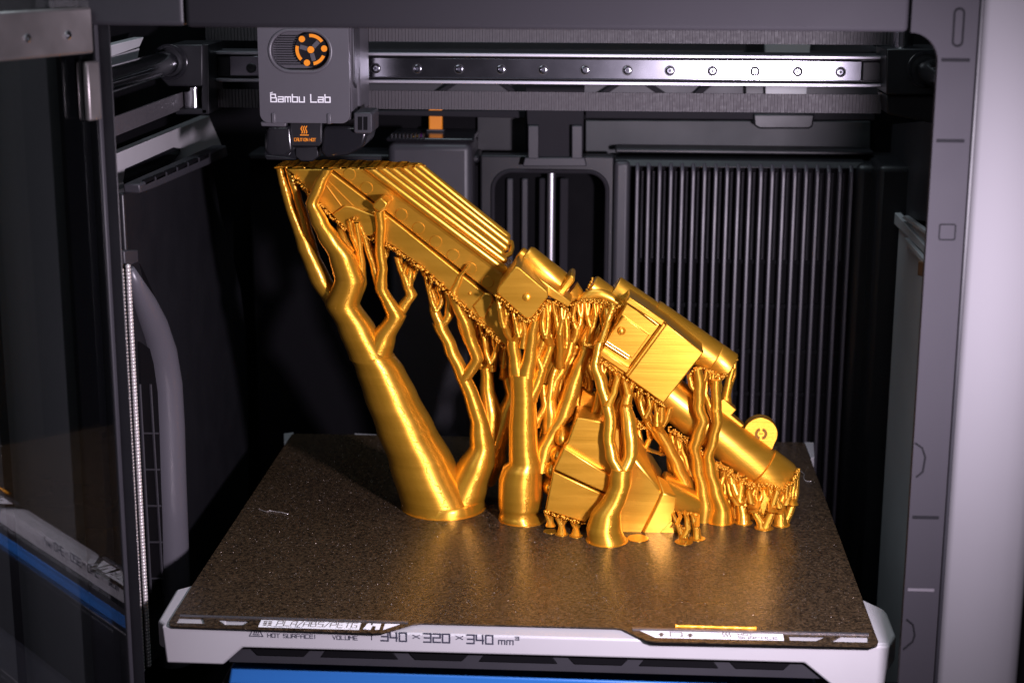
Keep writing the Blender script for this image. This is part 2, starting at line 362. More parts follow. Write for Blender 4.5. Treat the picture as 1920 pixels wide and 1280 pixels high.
# oblong slot and square plug on the pillar
def ring_xz(mb, outer, inner, y0, y1):
    n = len(outer)
    vs = [Vector((p.x, y0, p.z)) for p in outer]+[Vector((p.x, y0, p.z)) for p in inner]+[Vector((p.x, y1, p.z)) for p in outer]+[Vector((p.x, y1, p.z)) for p in inner]
    fs = []
    for i in range(n):
        j = (i+1) % n
        fs += [(i, j, n+j, n+i), (2*n+i, 3*n+i, 3*n+j, 2*n+j), (i, 2*n+i, 2*n+j, j), (n+i, n+j, 3*n+j, 3*n+i)]
    return mb.faces(vs, fs)
c = ony(1797, 52, -42)
obj('slot_rim', ring_xz(MB(), rrect(c.x-2.4, c.x+2.4, c.z-8, c.z+8, 2.3, -42), rrect(c.x-1.5, c.x+1.5, c.z-7.1, c.z+7.1, 1.4, -42), -42.35, -41.5), GROOVE, fr)
c = ony(1776, 435, -42)
obj('square_plug', ring_xz(MB(), rrect(c.x-3.6, c.x+3.6, c.z-3.6, c.z+3.6, .9, -42), rrect(c.x-3.0, c.x+3.0, c.z-3.0, c.z+3.0, .6, -42), -42.4, -41.5), GROOVE, fr)
for py in (872, 1190):
    a = [(1716, py-42), (1729, py-33), (1735, py-15), (1730, py+12), (1718, py+22)] if py < 1000 else [(1700, py-30), (1712, py-20), (1715, py), (1711, py+12), (1694, py+26)]
    obj('clip', MB().tube([ony(x, y, -42.2) for x, y in a], 0.45, 6), GROOVE, fr)
obj('pillar', MB().prism([Vector((-189, -34, -62)), Vector((-175.5, -34, -62)), Vector((-176.8, -30, -62)), Vector((-186, -12, -62)), Vector((-189, -12, -62))], (0, 0, 407)), BLACK, fr, bevel=0.5, label='narrow dark left pillar beside the open door')
obj('sill', MB().box((-205, -36, -78), (205, -12, -64)), CHAR, fr, bevel=1)

# ================================================================== glass door (open, hinged on the left)
DA = math.radians(-23.5); DN = Vector((math.cos(DA), math.sin(DA), 0)); DT = Vector((math.sin(DA), -math.cos(DA), 0))
H0 = ony(208, 640, -37); H0.z = 0
door = thing('glass_door', 'open smoked glass door mirroring the bed, hinged at the left', 'door', (H0.x, H0.y, -60))
def dpt(t, z, n=0.0): return H0+DT*t+Vector((0, 0, z))+DN*n
def dslab(name, t0, t1, z0, z1, n0, n1, m, bevel=0.0, par=None):
    return obj(name, MB().prism([dpt(t0, z0, n1), dpt(t1, z0, n1), dpt(t1, z1, n1), dpt(t0, z1, n1)], DN*(n0-n1)), m, par or door, bevel=bevel)
dslab('glass_pane', 0.5, 330, -78, 308, -4, 0, GLASS)
dslab('door_border', 0.5, 17, -78, 308, -6.5, -4.3, BLACKG)
dslab('door_edge_trim', -2.2, 0.3, -78, 300, -6, 0.8, CHAR, 0.5)
hp = dslab('hinge_plate', 4, 62, 280.5, 300.0, 0.3, 3.3, HINGE, 1.2)
for t in (20, 44):
    c = dpt(t, 289.0, 3.3); obj('rivet', MB().lathe(c, c+DN*1.4, [(0, 2.0), (0.7, 1.8), (1.3, 0.9)], 16), STEEL, hp)
dslab('hinge_arm', 0.6, 9, 252, 277.2, 0.3, 3.0, HINGE, 1.0)

# ================================================================== left side: trim, duct, light strip
lw = thing('side_trim', 'pale side panel trim above the black duct on the left wall', 'wall panel', (-235, 150, 190))
def lpoly(name, pts, X, dx, m, parent, bevel=0.4):
    return obj(name, MB().prism([onx(x, y, X) for x, y in pts], (dx, 0, 0)), m, parent, bevel=bevel)
lpoly('trim_board', [(212, 291), (392, 217), (398, 232), (420, 282), (300, 338), (212, 378)], -228, -6, WHITE, lw)
lpoly('trim_post', [(376, 322), (396, 310), (378, 345), (392, 410), (376, 415), (370, 350)], -226, -6, WHITE, lw)
lpoly('trim_window_patch', [(236, 316), (326, 276), (338, 277), (340, 286), (322, 308), (300, 330), (236, 358), (232, 340)], -227.6, -2, BLACKG, lw, 0.8)  # dark patch: the shadow across the trim window, put into the colour
lpoly('trim_rail', [(205, 86), (270, 70), (262, 88), (205, 108)], -228, -6, WHITE, lw)
lpoly('trim_window_patch', [(205, 108), (262, 90), (256, 120), (205, 140)], -231, -3, LGREY, lw)

du = thing('side_duct', 'black curved air duct with slotted top ledge on the left wall', 'air duct', (-225, 200, -100))
DX = -213
obj('duct_panel', MB().prism([onx(x, y, DX) for x, y in ((232, 362), (262, 352), (398, 294), (404, 340), (414, 400), (434, 470), (452, 540), (462, 620), (466, 720), (468, 1090), (440, 1120), (284, 1245), (262, 900), (240, 505))], (-9, 0, 0)), BLACK, du, bevel=1.5, seg=3)
rid = [(244, 505, 2.0), (254, 535, 4.0), (268, 570, 6), (284, 610, 7.2), (298, 660, 8), (307, 720, 8.4), (311, 800, 8.6), (314, 900, 8.6), (318, 1000, 8.6), (322, 1090, 8.4), (328, 1240, 8.2)]
obj('duct_ridge', MB().tube([onx(x, y, DX+2) for x, y, r in rid], [r*1.25 for x, y, r in rid], 24), DUCT, du, sharp=80)
obj('vent_recess', MB().prism([onx(x, y, DX+1.2) for x, y in ((262, 640), (290, 660), (300, 760), (308, 1120), (284, 1130), (268, 800))], (-1, 0, 0)), DARKWALL, du)
led = MB(); lp = [onx(x, y, -212.6) for x, y in ((230, 345), (398, 272), (402, 292), (396, 296), (262, 352), (232, 362))]
lg = obj('top_ledge', MB().prism(lp, (9, 0, 0)), CHAR, du, bevel=1.0)
for i in range(6):
    t = (i+0.5)/6; x = 272+t*122; y = 340-t*52
    a = [(x-9, y+2), (x+8, y-5), (x+8, y+3), (x-9, y+11)]
    obj('slot', MB().prism([onx(p, q_, -203.6) for p, q_ in a], (-2, 0, 0)), DARKWALL, lg)
for x0, dx_ in ((262, 21), (282, 24)):
    obj('vent_bar', MB().tube([onx(x0, 720, DX+2.0), onx(x0+dx_, 1110, DX+2.0)], 0.8, 6), CHAR, du)
for py in (812, 880, 948, 1016, 1084):
    k = (py-720)/390; obj('vent_bar', MB().tube([onx(264+21*k, py, DX+1.8), onx(293+14*k, py, DX+1.8)], 0.6, 6), CHAR, du)
obj('slit', MB().prism([onx(x, y, DX+0.25) for x, y in ((262, 494), (268, 505), (286, 545), (299, 574), (297, 580), (288, 568), (272, 535))], (-1, 0, 0)), DARKWALL, du)

ls = thing('light_strip', 'silver beaded light strip standing upright at the left opening edge', 'light strip', (-205, 60, -95))
a = onx(235, 505, -203); b = onx(284, 1238, -203); b.y = a.y; b = Vector((a.x, a.y, b.z))
obj('strip_base', MB().prism([a+Vector((-2, 4, 2)), b+Vector((-2, 4, -2)), b+Vector((-2, -2, -2)), a+Vector((-2, -2, 2))], (-3, 0, 0)), CHAR, ls)
mb = MB(); n = 118
for i in range(n):
    p = a.lerp(b, i/(n-1)); mb.ball(p+Vector((-1.2, -2.2, 0)), 1.25, 1, (1, 1, .95)); mb.ball(p+Vector((0.6, 2.6, 1.0)), 1.6, 1, (1, 1.3, .95))
stuff(obj('beads', mb, CLEAR, ls, sharp=80))
obj('strip_clip', MB().prism([onx(x, y, -204) for x, y in ((234, 470), (259, 468), (260, 492), (236, 502))], (-6, 0, 0)), CHAR, ls, bevel=0.8)

# ================================================================== right inner side
rw = thing('window_surround', 'grey side window panel inside the right of the chamber', 'wall panel', (232, 200, -100))
def rpoly(name, pts, X, dx, m, bevel=0.4): return obj(name, MB().prism([onx(x, y, X) for x, y in pts], (dx, 0, 0)), m, rw, bevel=bevel)
rpoly('panel_strip', [(1686, 420), (1744, 430), (1720, 1280), (1635, 1280)], 226, 5, LGREY)
rpoly('window_pane', [(1655, 235), (1760, 225), (1755, 420), (1660, 400)], 231, 4, CHAR)
rpoly('brace', [(1664, 392), (1672, 392), (1742, 470), (1742, 484), (1660, 404)], 224, 4, LGREY)
rpoly('brace', [(1690, 408), (1696, 404), (1746, 440), (1746, 448)], 223, 3, LGREY)
rpoly('brace', [(1690, 448), (1697, 446), (1744, 500), (1740, 506)], 222, 3, LGREY)
rpoly('copper_tab', [(1722, 490), (1736, 494), (1734, 520), (1720, 516)], 219, 3, mat('brown tab', (0.16, 0.07, 0.02), 0.5))
obj('corner_column', MB().box((212, 330, -140), (240, 400, 186)), BLACK, rw, bevel=4, seg=3)

# ================================================================== rear of the chamber
YB = 362
rp = thing('rear_housing', 'black rear housing with rounded doorway around the upright screw', 'housing', (0, 380, -140))
A = ony(900, 300, YB); B = ony(1152, 300, YB)
zt = ony(1030, 292, YB).z
op = rrect(ony(921, 400, YB).x, ony(1141, 400, YB).x, -160, ony(1030, 317, YB).z, 15, YB, 8)
outer = [(A.x, -140), (B.x, -140), (B.x, zt), (A.x, zt)]
ox0, ox1 = ony(924, 400, YB).x, ony(1138, 400, YB).x; oz1 = ony(1030, 321, YB).z
lo = [(A.x, -141), (ox0, -141)]+[(p.x, p.z) for p in rrect(ox0, ox1, -300, oz1, 13, YB, 8) if p.z > -100][::-1]+[(ox1, -141), (B.x, -141), (B.x, zt), (A.x, zt)]
obj('front_panel', MB().prism([Vector((x, YB, z)) for x, z in lo], (0, 14, 0)), BLACK, rp, bevel=1.5, seg=3)
arch = [Vector((ox0, YB-0.4, -140))]+[Vector((p.x, YB-0.4, p.z)) for p in rrect(ox0, ox1, -300, oz1, 13, YB, 8) if p.z > -100][::-1]+[Vector((ox1, YB-0.4, -140))]
obj('doorway_rim', MB().tube(arch, 1.5, 8), DGREY, rp)
obj('recess_back', MB().box((ox0-6, 398, -140), (ox1+6, 401, oz1+4)), DARKWALL, rp)
obj('top_shelf', MB().box((-205, YB+1, zt-6), (A.x-0.5, 400, zt-0.5)), BLACK, rp, bevel=2)
obj('top_shelf', MB().box((B.x+0.5, YB+10, zt+1), (215, 400, zt+4)), BLACK, rp, bevel=1)
obj('left_panel', MB().box((-206, YB+6, -140), (A.x-1, YB+12, zt-7)), DARKWALL, rp, bevel=2)
for x0, x1, Y, m_ in ((978, 990, 392, CHAR), (1011, 1022, 385, DGREY), (1050, 1066, 385, DGREY), (950, 962, 392, CHAR)):
    p0 = ony(x0, 335, Y); p1 = ony(x1, 335, Y); obj('guide_bar', MB().box((p0.x, Y, -140), (p1.x, Y+5, p0.z)), m_, rp, bevel=1)
c = ony(1034, 330, 380); tag(obj('lead_screw', MB().cyl((c.x, 380, -144), (c.x, 380, c.z+4), 2.8, 20), mat('satin steel', (0.72, 0.72, 0.76), 0.38, 1.0)), 'upright polished steel screw standing inside the rear doorway', 'rod')
# bracket above the doorway
br = thing('rear_bracket', 'grey upright bracket centred above the rear doorway', 'bracket', (0, 350, 184))
p = lambda pts, Y, d, nm, m_, bv=0.6: obj(nm, MB().prism(P(pts, Y), (0, d, 0)), m_, br, bevel=bv)
p([(985, 160), (1096, 160), (1092, 300), (992, 300)], 358, 8, 'plate', DGREY)
p([(990, 236), (1010, 236), (1010, 298), (990, 298)], 350, 8, 'rib', CHAR)
p([(1072, 236), (1092, 236), (1092, 298), (1072, 298)], 350, 8, 'rib', CHAR)
p([(984, 296), (1096, 296), (1100, 312), (980, 312)], 350, 10, 'foot', CHAR)
# rear upper frame seen between the gantry belts
uf = thing('rear_upper_frame', 'grey rear cross frame with diagonal ribs behind the belts', 'frame', (60, 390, 190))
def uq(nm, pts, Y, d, m_, bv=0.5): return obj(nm, MB().prism(P(pts, Y), (0, d, 0)), m_, uf, bevel=bv)
uq('cross_rail', [(700, 208), (985, 208), (985, 222), (700, 216)], 380, 8, DGREY)
uq('cross_rail', [(1098, 206), (1640, 212), (1640, 226), (1098, 222)], 380, 8, DGREY)
uq('rear_pane', [(1098, 226), (1632, 228), (1632, 300), (1098, 300)], 396, 4, mat('rear pane', (0.030, 0.033, 0.035), 0.55, spec=0.3, var=0.6, varscale=9))
uq('rear_pane', [(895, 216), (986, 220), (988, 290), (895, 290)], 396, 4, BLACK)
uq('upper_sheet', [(690, 146), (1660, 152), (1660, 205), (690, 200)], 398, 2.5, CHAR)
for pts in ([(840, 158), (856, 158), (822, 182), (806, 182)], [(936, 158), (950, 158), (985, 182), (968, 182)], [(1112, 182), (1150, 158), (1166, 158), (1130, 182)], [(1205, 158), (1222, 158), (1258, 182), (1240, 182)], [(1294, 182), (1320, 158), (1338, 158), (1310, 182)]):
    uq('diagonal_rib', pts, 390, 6, DGREY)
uq('rear_post', [(1434, 78), (1520, 78), (1508, 236), (1436, 236)], 388, 6, LGREY)
uq('rear_post', [(1398, 76), (1432, 78), (1432, 200), (1398, 200)], 385, 5, BLACK)
uq('latch', [(1412, 214), (1528, 214), (1524, 238), (1516, 242), (1424, 242), (1414, 236)], 376, 8, BLACK, 1.2)
uq('back_glass', [(690, 78), (1680, 82), (1680, 100), (690, 96)], 396, 3, CHAR)

# vent grille
vg = thing('vent_grille', 'black louvred vent with upright slats behind the print', 'vent', (125, 360, -140))
VY = 356; vx0 = ony(1150, 400, VY).x; vx1 = ony(1655, 400, VY).x; vz = ony(1400, 303, VY).z
obj('housing', MB().box((vx0, VY+16, -140), (vx1, 398, vz)), DARKWALL, vg, bevel=5, seg=4)
obj('top_cap', MB().prism([Vector((vx0, VY+4, vz-5)), Vector((vx0, VY+9, vz)), Vector((vx0, VY+26, vz+0.4)), Vector((vx0, VY+26, vz-5))], (vx1-vx0-12, 0, 0)), BLACK, vg, bevel=1.2)
obj('end_cheek', MB().box((ony(1600, 400, VY).x, VY+1, -140), (vx1, VY+40, vz-1)), BLACK, vg, bevel=6, seg=4)
obj('end_cheek', MB().box((vx0, VY+1, -140), (ony(1180, 400, VY).x, VY+40, vz-1)), CHAR, vg, bevel=3, seg=4)
n = 20; sx0 = ony(1190, 400, VY).x; sx1 = ony(1590, 400, VY).x
pr = [(VY+13, vz-1.5), (VY+6, vz-2.5), (VY+1.6, vz-6), (VY, vz-12), (VY, -140), (VY+13, -140)]
s0 = obj('slat', MB().prism([Vector((sx0, y, z)) for y, z in pr], (2.6, 0, 0)), SLAT, vg, bevel=0.7)
for i in range(1, n): copy_at(s0, ((sx1-sx0)*i/(n-1), 0, 0))
for py in (492, 575, 660, 740):
    z = ony(1400, py, VY+9).z; obj('crossbar', MB().box((sx0, VY+11, z-1.6), (sx1, VY+13.5, z+1.6)), GROOVE, vg, bevel=0.6)
pitch = (sx1-sx0)/(n-1); mb = MB()
for i in range(n-1):
    xc = sx0+pitch*(i+0.5)+1.15
    for k in range(44):
        z = ony(1400, 325, VY+9).z-k*1.35
        mb.ball((xc, VY+10.5, z), 0.95, 1, (1.3, 1, .6))
stuff(obj('filter_mesh', mb, CHAR, vg, sharp=80))

# purge tower behind the toolhead
pt_ = thing('purge_tower', 'charcoal box tower with wiper comb behind the toolhead', 'box', (-78, 350, -140))
TY = 345
x0, x1 = ony(727, 330, TY).x, ony(885, 330, TY).x; z1 = ony(800, 268, TY).z
obj('tower_body', MB().box((x0, TY, -140), (x1, 398, z1)), CHAR, pt_, bevel=5, seg=4)
obj('tower_lid', MB().box((x0-1, TY+1, z1+0.2), (x1+1, 399, z1+3)), BLACKG, pt_, bevel=1.2)
for i in range(9):
    q_ = ony(734+i*7.2, 262, TY+2); obj('comb_tooth', MB().box((q_.x, TY-0.5, z1+2.5), (q_.x+1.3, TY+6, z1+5.6)), BLACK, pt_, bevel=0.2)
q_ = ony(817, 226, 385); obj('orange_wiper', MB().box((q_.x-4.6, 383, z1+3.2), (q_.x+4.6, 388, z1+24)), ORANGE, pt_, bevel=0.8)
obj('wiper_foot', MB().box((q_.x-6, 381, z1+3.05), (q_.x+6, 391, z1+4.6)), CHAR, pt_, bevel=0.5)
def scrap(cx, cy_, m_, lab, n=9, r=1.6):
    q = ony(cx, cy_, TY+4); q.z = z1+4.2; pth = [q+Vector((random.uniform(-2.6, 2.6), random.uniform(-2, 2), random.uniform(-.8, 1.0))) for _ in range(n)]
    tag(obj('filament_scrap', MB().tube(pth, 0.55, 7), m_, sharp=80), lab, 'scrap', 'scraps on the purge tower')
scrap(793, 266, PURPLE, 'purple filament scrap lying on the purge tower'); scrap(783, 257, GOLD, 'gold filament scrap beside the purple one on the tower', 6)

# ================================================================== gantry
YR = 249.3
gz = lambda py: ony(1000, py, YR).z
ga = thing('gantry_beam', 'silver gantry beam with a row of round rail screws', 'gantry', (0, YR, 238))
xl, xr = ony(396, 133, YR).x, ony(1662, 133, YR).x
obj('beam_body', MB().box((xl, YR+5, gz(157)), (xr, YR+26, gz(101))), CHAR, ga, bevel=0.4)
obj('flange', MB().box((xl, YR-3, gz(106.5)), (xr, YR+5, gz(100.5))), ALU, ga, bevel=0.35)
obj('flange', MB().box((xl, YR-3, gz(158)), (xr, YR+5, gz(151.5))), ALU, ga, bevel=0.35)
rl = obj('linear_rail', MB().box((ony(640, 133, YR).x, YR, gz(148)), (ony(1616, 133, YR).x, YR+5, gz(110))), RAILM, ga, bevel=0.5)
obj('rail_stop', MB().box((ony(1618, 133, YR).x, YR+0.5, gz(147)), (xr, YR+5, gz(112))), BLACK, ga, bevel=0.4)
obj('carriage', MB().box((ony(432, 133, YR).x, YR-2.5, gz(147)), (ony(560, 133, YR).x, YR+5, gz(108))), RAILM, ga, bevel=0.6)
obj('end_piece', MB().box((ony(398, 133, YR).x, YR+1, gz(148)), (ony(431, 133, YR).x, YR+5, gz(110))), BLACK, ga, bevel=0.4)
c = Vector((-100.9, YR, 251.7)); first = None
for i in range(12):
    if first is None:
        mb = MB(); mb.lathe(c+Vector((0, -0.25, 0)), c+Vector((0, -1, 0)), [(0, 3.1), (0.05, 3.1), (0.06, 2.7)], 24)
        s_ = obj('screw', mb, BLACK, rl)
        h_ = obj('screw_head', MB().lathe(c+Vector((0, -0.3, 0)), c+Vector((0, -1, 0)), [(0, 2.5), (0.35, 2.5), (0.5, 2.2), (0.5, 1.25), (0.2, 1.2)], 24), RAILM, rl)
        d_ = obj('screw_socket', MB().cyl(c+Vector((0, -0.52, 0)), c+Vector((0, -0.62, 0)), 0.95, 6), INK, rl)
        first = (s_, h_, d_)
    else:
        for f in first: copy_at(f, (25*i, 0, 0))
c2 = ony(471, 128, YR-2.5)
sc_ = obj('screw', MB().lathe(c2, c2+Vector((0, -1, 0)), [(0, 2.9), (0.9, 2.9), (1.2, 2.5), (1.2, 1.3), (0.5, 1.2)], 24), BLACK, ga)
# bearing blocks
def block(px0, px1, py0, py1, Y, d, lab, rodc, side):
    b = thing('bearing_block', lab, 'bearing block', ony((px0+px1)/2, py1, Y)[:], 'gantry end blocks')
    cut = 16
    pts = [(px0+cut, py0), (px1, py0), (px1, py1), (px0+cut, py1), (px0, py1-cut), (px0, py0+cut)] if side < 0 else [(px0, py0), (px1-4, py0), (px1, py0+6), (px1, py1), (px0, py1)]
    obj('block_body', MB().prism(P(pts, Y), (0, d, 0)), BLACK, b, bevel=0.8)
    c = ony(*rodc, Y-0.4); mb = MB(); mb.lathe(c, c+Vector((0, -1, 0)), [(0, 10.6), (0.8, 10.6), (1.0, 10.2), (1.0, 8.6), (-1, 8.4)], 32, caps=False)
    obj('bearing_ring', mb, BLACKG, b)
    return b
bl = block(299, 380, 84, 162, 226, 40, 'black bearing block at the left gantry end, carrying a steel pulley', (318, 117), -1)
obj('block_flange', MB().prism(P([(378, 82), (391, 84), (392, 214), (378, 216)], 228), (0, 36, 0)), BLACK, bl, bevel=0.5)
obj('lower_arm', MB().prism(P([(322, 204), (390, 204), (388, 215), (330, 215)], 228), (0, 30, 0)), BLACK, bl, bevel=0.8)
c = ony(361, 184, 236); l = 11.5
obj('pulley', MB().lathe((c.x, 238, c.z-6.4), (c.x, 238, c.z+7), [(0, 6.4), (1.0, 6.4), (1.1, 5.3), (12.0, 5.3), (12.1, 6.2), (12.9, 6.2)], 28), STEEL, bl)
b2 = block(1662, 1770, 92, 178, 226, 40, 'black bearing block at the right gantry end', (1735, 130), 1)
obj('lower_arm', MB().prism(P([(1660, 178), (1770, 178), (1770, 236), (1664, 214)], 230), (0, 30, 0)), BLACK, b2, bevel=0.8)
c = ony(1694, 78, 236)
obj('pulley', MB().cyl((c.x, 238, c.z-4.5), (c.x, 238, c.z+14), 6, 28, ch=0.4), STEEL, b2)
# guide rods run front to back
for (px, py), lab in (((318, 117), 'polished steel guide rod entering the left bearing block'), ((1735, 130), 'polished steel guide rod entering the right bearing block')):
    c = ony(px, py, 228)
    tag(obj('guide_rod', MB().cyl((c.x, 8, c.z), (c.x, 398, c.z), 7.0, 36), STEEL, sharp=40), lab, 'rod', 'guide rods')
# toothed belts
def belt(py0, py1, Y, px0, px1, lab, px2=None):
    z1_, z0_ = ony(1000, py0, Y).z, ony(1000, py1, Y).z; a, b = ony(px0, 133, Y).x, ony(px1, 133, Y).x
    t = thing('drive_belt', lab, 'belt', ((a+b)/2, Y, z0_), 'gantry belts')
    obj('belt_band', MB().box((a, Y, z0_), (b, Y+1.0, z1_)), BELT, t)
    mb = MB(); x = a+0.5
    while x < b-1.2:
        mb.prism([Vector((x, Y+0.02, z0_)), Vector((x+1.15, Y+0.02, z0_)), Vector((x+0.95, Y-0.75, z0_)), Vector((x+0.2, Y-0.75, z0_))], (0, 0, z1_-z0_)); x += 2.0
    stuff(obj('belt_teeth', mb, BELT, t, flat=True))
belt(50, 80, 252, 388, 1690, 'upper toothed belt running above the gantry rail')
belt(172.5, 207, 252, 386, 1656, 'lower toothed belt running below the gantry rail')
a = onx(345, 190, -208); 
zb0, zb1 = ony(345, 203, 240).z, ony(345, 172, 240).z; cx_ = ony(348, 184, 240).x
tag(obj('side_belt', MB().prism([Vector((cx_-2, 238, zb0)), Vector((cx_-2, 238, zb1)), Vector((cx_-3, 10, zb1)), Vector((cx_-3, 10, zb0))], (1.2, 0, 0)), BELT), 'flat belt running forward from the left pulley', 'belt')

# ================================================================== toolhead
TF = 172
th = thing('toolhead', 'grey print head with round fan window above the print', 'print head', ony(575, 305, 200)[:])
tx0, tx1 = ony(485, 150, TF).x, ony(655, 150, TF).x; tz0 = ony(570, 231, TF).z
cover = rrect(tx0, tx1, tz0, tz0+90, 5, TF)
pc = ony(563, 96, TF); pw = wpx(509, 617, 96, TF)/2; phh = 10.2
hole = rrect(pc.x-pw, pc.x+pw, pc.z-phh, pc.z+phh, phh-0.05, TF, 10)
curve_sheet('front_cover', [[(p.x, p.z) for p in cover], [(p.x, p.z) for p in hole]], ((0, TF, 0), (1, 0, 0), (0, 0, 1), (0, -1, 0)), 5, TOOLG, th, bevel=1.6)
obj('window_rim', ring_xz(MB(), rrect(pc.x-pw-2.2, pc.x+pw+2.2, pc.z-phh-2.2, pc.z+phh+2.2, phh+2.1, TF, 10), rrect(pc.x-pw, pc.x+pw, pc.z-phh, pc.z+phh, phh-0.05, TF, 10), TF-0.7, TF+3), TOOLG, th, bevel=0.9, seg=3)
obj('window_back', MB().box((pc.x-pw-2, TF+5.5, pc.z-phh-2), (pc.x+pw+2, TF+7, pc.z+phh+2)), DARKWALL, th)
for i in range(13):
    z = pc.z-8+i*1.3; obj('fin', MB().box((pc.x-pw+1.5, TF+3.2, z), (pc.x+2, TF+5.4, z+0.45)), CHAR, th)
fc = ony(583, 93.5, TF+2.5)
fan = obj('fan', MB().cyl(fc+Vector((0, 2.2, 0)), fc, 9.4, 36, ch=0.5), BLACKG, th)
obj('fan_hub', MB().cyl(fc+Vector((0, 0, 0)), fc+Vector((0, -0.8, 0)), 1.9, 20), ORANGE, fan)
for a0 in (45, 165, 285):
    a = math.radians(a0); d = Vector((math.cos(a), 0, math.sin(a))); e = Vector((-math.sin(a), 0, math.cos(a)))
    obj('spoke', MB().prism([fc+d*2.1+e*1.2+Vector((0, -.5, 0)), fc+d*6.2+e*1.2+Vector((0, -.5, 0)), fc+d*6.2-e*1.2+Vector((0, -.5, 0)), fc+d*2.1-e*1.2+Vector((0, -.5, 0))], (0, 0.4, 0)), TOOLG, fan)
for a0, a1 in ((35, 95), (165, 225), (280, 335)):
    mb = MB(); o_ = []; i_ = []
    for k in range(9):
        a = math.radians(a0+(a1-a0)*k/8); o_.append(fc+Vector((math.cos(a)*8.6, -0.55, math.sin(a)*8.6))); i_.append(fc+Vector((math.cos(a)*6.8, -0.55, math.sin(a)*6.8)))
    for k in range(8): mb.prism([o_[k], o_[k+1], i_[k+1], i_[k]], (0, 0.4, 0))
    obj('arc_mark', mb, ORANGE, fan, flat=True)
for a0 in (130, 5, 252):
    a = math.radians(a0); q_ = fc+Vector((math.cos(a)*7.5, -0.1, math.sin(a)*7.5)); obj('dot_mark', MB().cyl(q_, q_+Vector((0, -0.5, 0)), 1.75, 18), ORANGE, fan)
# side and back of the head
obj('head_body', MB().prism([Vector((tx0+1, TF+5.2, tz0+1)), Vector((tx1+0.6, TF+5.2, tz0+1)), Vector((tx1+0.6, TF+5.2, tz0+92)), Vector((tx0+1, TF+5.2, tz0+92))], (0, 22, 0)), TOOLG, th, bevel=2)
obj('side_cheek', MB().prism([Vector((tx1-3, TF+27.4, z)) for z in ()] or [Vector((tx1+0.2, TF+8, tz0+60)), Vector((tx1+0.2, TF+30, tz0+60)), Vector((tx1+0.2, TF+30, tz0+30)), Vector((tx1+0.2, TF+16, tz0+18)), Vector((tx1+0.2, TF+8, tz0+22))], (1.6, 0, 0)), CHAR, th, bevel=0.6)
obj('rear_body', MB().box((tx0+4, TF+27.4, tz0+2), (tx1+1.6, TF+66, tz0+92)), TOOLG, th, bevel=2)
for px in (513, 617):
    c = ony(px, 222, TF-0.2); obj('cover_clip', MB().box((c.x-1.2, TF-0.8, tz0-0.4), (c.x+1.2, TF+1, tz0+5.5)), TOOLG, th, bevel=0.6)
obj('bottom_plate', MB().prism(P([(488, 229), (536, 230), (536, 238), (490, 237)], TF+4), (0, 20, 0)), TOOLG, th, bevel=0.5)
lettering('brand_lettering', 'Bambu Lab', (ony(508, 191, TF-0.05), Vector((1, 0, 0)), Vector((0, 0, 1)), Vector((0, -1, 0))), wpx(508, 619, 185, TF), 4.1, 0.62, LABEL, th)
obj('brand_lettering', strokes([[(0, 0), (1.6, 0.5)]], (ony(507, 174.6, TF-0.05), Vector((1, 0, 0)), Vector((0, 0, 1)), Vector((0, -1, 0))), 0.7, 0.45), LABEL, th, flat=True)
# hot end
hc = obj('hotend_cover', MB().prism(P([(543, 228), (604, 228), (604, 268), (598, 275), (550, 275), (543, 269)], TF+6), (0, 14, 0)), BLACK, th, bevel=0.8)
lettering('caution_lettering', 'CAUTION HOT', (ony(552, 264.5, TF+5.95), Vector((1, 0, 0)), Vector((0, 0, 1)), Vector((0, -1, 0))), wpx(552, 592, 262, TF+6), 1.6, 0.27, ORANGE, hc)
wv = []
for k in range(3):
    wv.append([(k*1.6+0.45*math.sin(t*0.9), t*0.62) for t in range(0, 9)])
wv.append([(-1.0, -1.3), (4.6, -1.3)])
obj('heat_symbol', strokes(wv, (ony(566, 250, TF+5.95), Vector((1, 0, 0)), Vector((0, 0, 1)), Vector((0, -1, 0))), 0.78, 0.55), ORANGE, hc, flat=True)
obj('heater_block', MB().prism(P([(553, 275), (598, 275), (597, 294), (586, 303), (564, 303), (553, 294)], TF+12), (0, 16, 0)), BLACK, th, bevel=0.8)
nz = ony(575, 302, 196); zt_ = nz.z
obj('nozzle', MB().lathe((nz.x, 196, zt_+3.5), (nz.x, 196, zt_-3), [(0, 2.6), (1.4, 2.4), (4.6, 0.7)], 18), STEEL, th)
obj('air_duct', MB().loft([[Vector(v) for v in P([(500, 236), (545, 236), (545, 242), (500, 242)], TF+14)], [Vector(v) for v in P([(496, 262), (546, 262), (550, 268), (496, 266)], TF+10)], [Vector(v) for v in P([(496, 292), (540, 296), (556, 300), (500, 300)], TF+4)]]), BLACKG, th, bevel=2.5, seg=4)
def blob(pts, Y0, Y1, nm):
    a = P(pts, Y0); obj(nm, MB().prism(a, (0, Y1-Y0, 0)), BLACKG, th, bevel=3.5, seg=4)
blob([(502, 236), (545, 236), (550, 284), (536, 296), (506, 296), (496, 286), (497, 256)], TF+4, TF+40, 'air_duct')
blob([(606, 236), (668, 236), (690, 250), (682, 276), (652, 292), (610, 297), (600, 286)], TF+6, TF+44, 'air_duct')
sb = obj('side_camera', MB().prism(P([(664, 211), (695, 211), (698, 215), (698, 248), (694, 251), (666, 251), (663, 247), (663, 214)], TF+2), (0, 26, 0)), CHAR, th, bevel=0.8)
obj('camera_window', MB().prism(P([(671, 219), (689, 219), (689, 244), (671, 244)], TF+1.8), (0, 1, 0)), DARKWALL, sb)
obj('camera_bar', MB().prism(P([(679, 219), (681, 219), (681, 244), (679, 244)], TF+1.5), (0, 0.6, 0)), CHAR, sb)

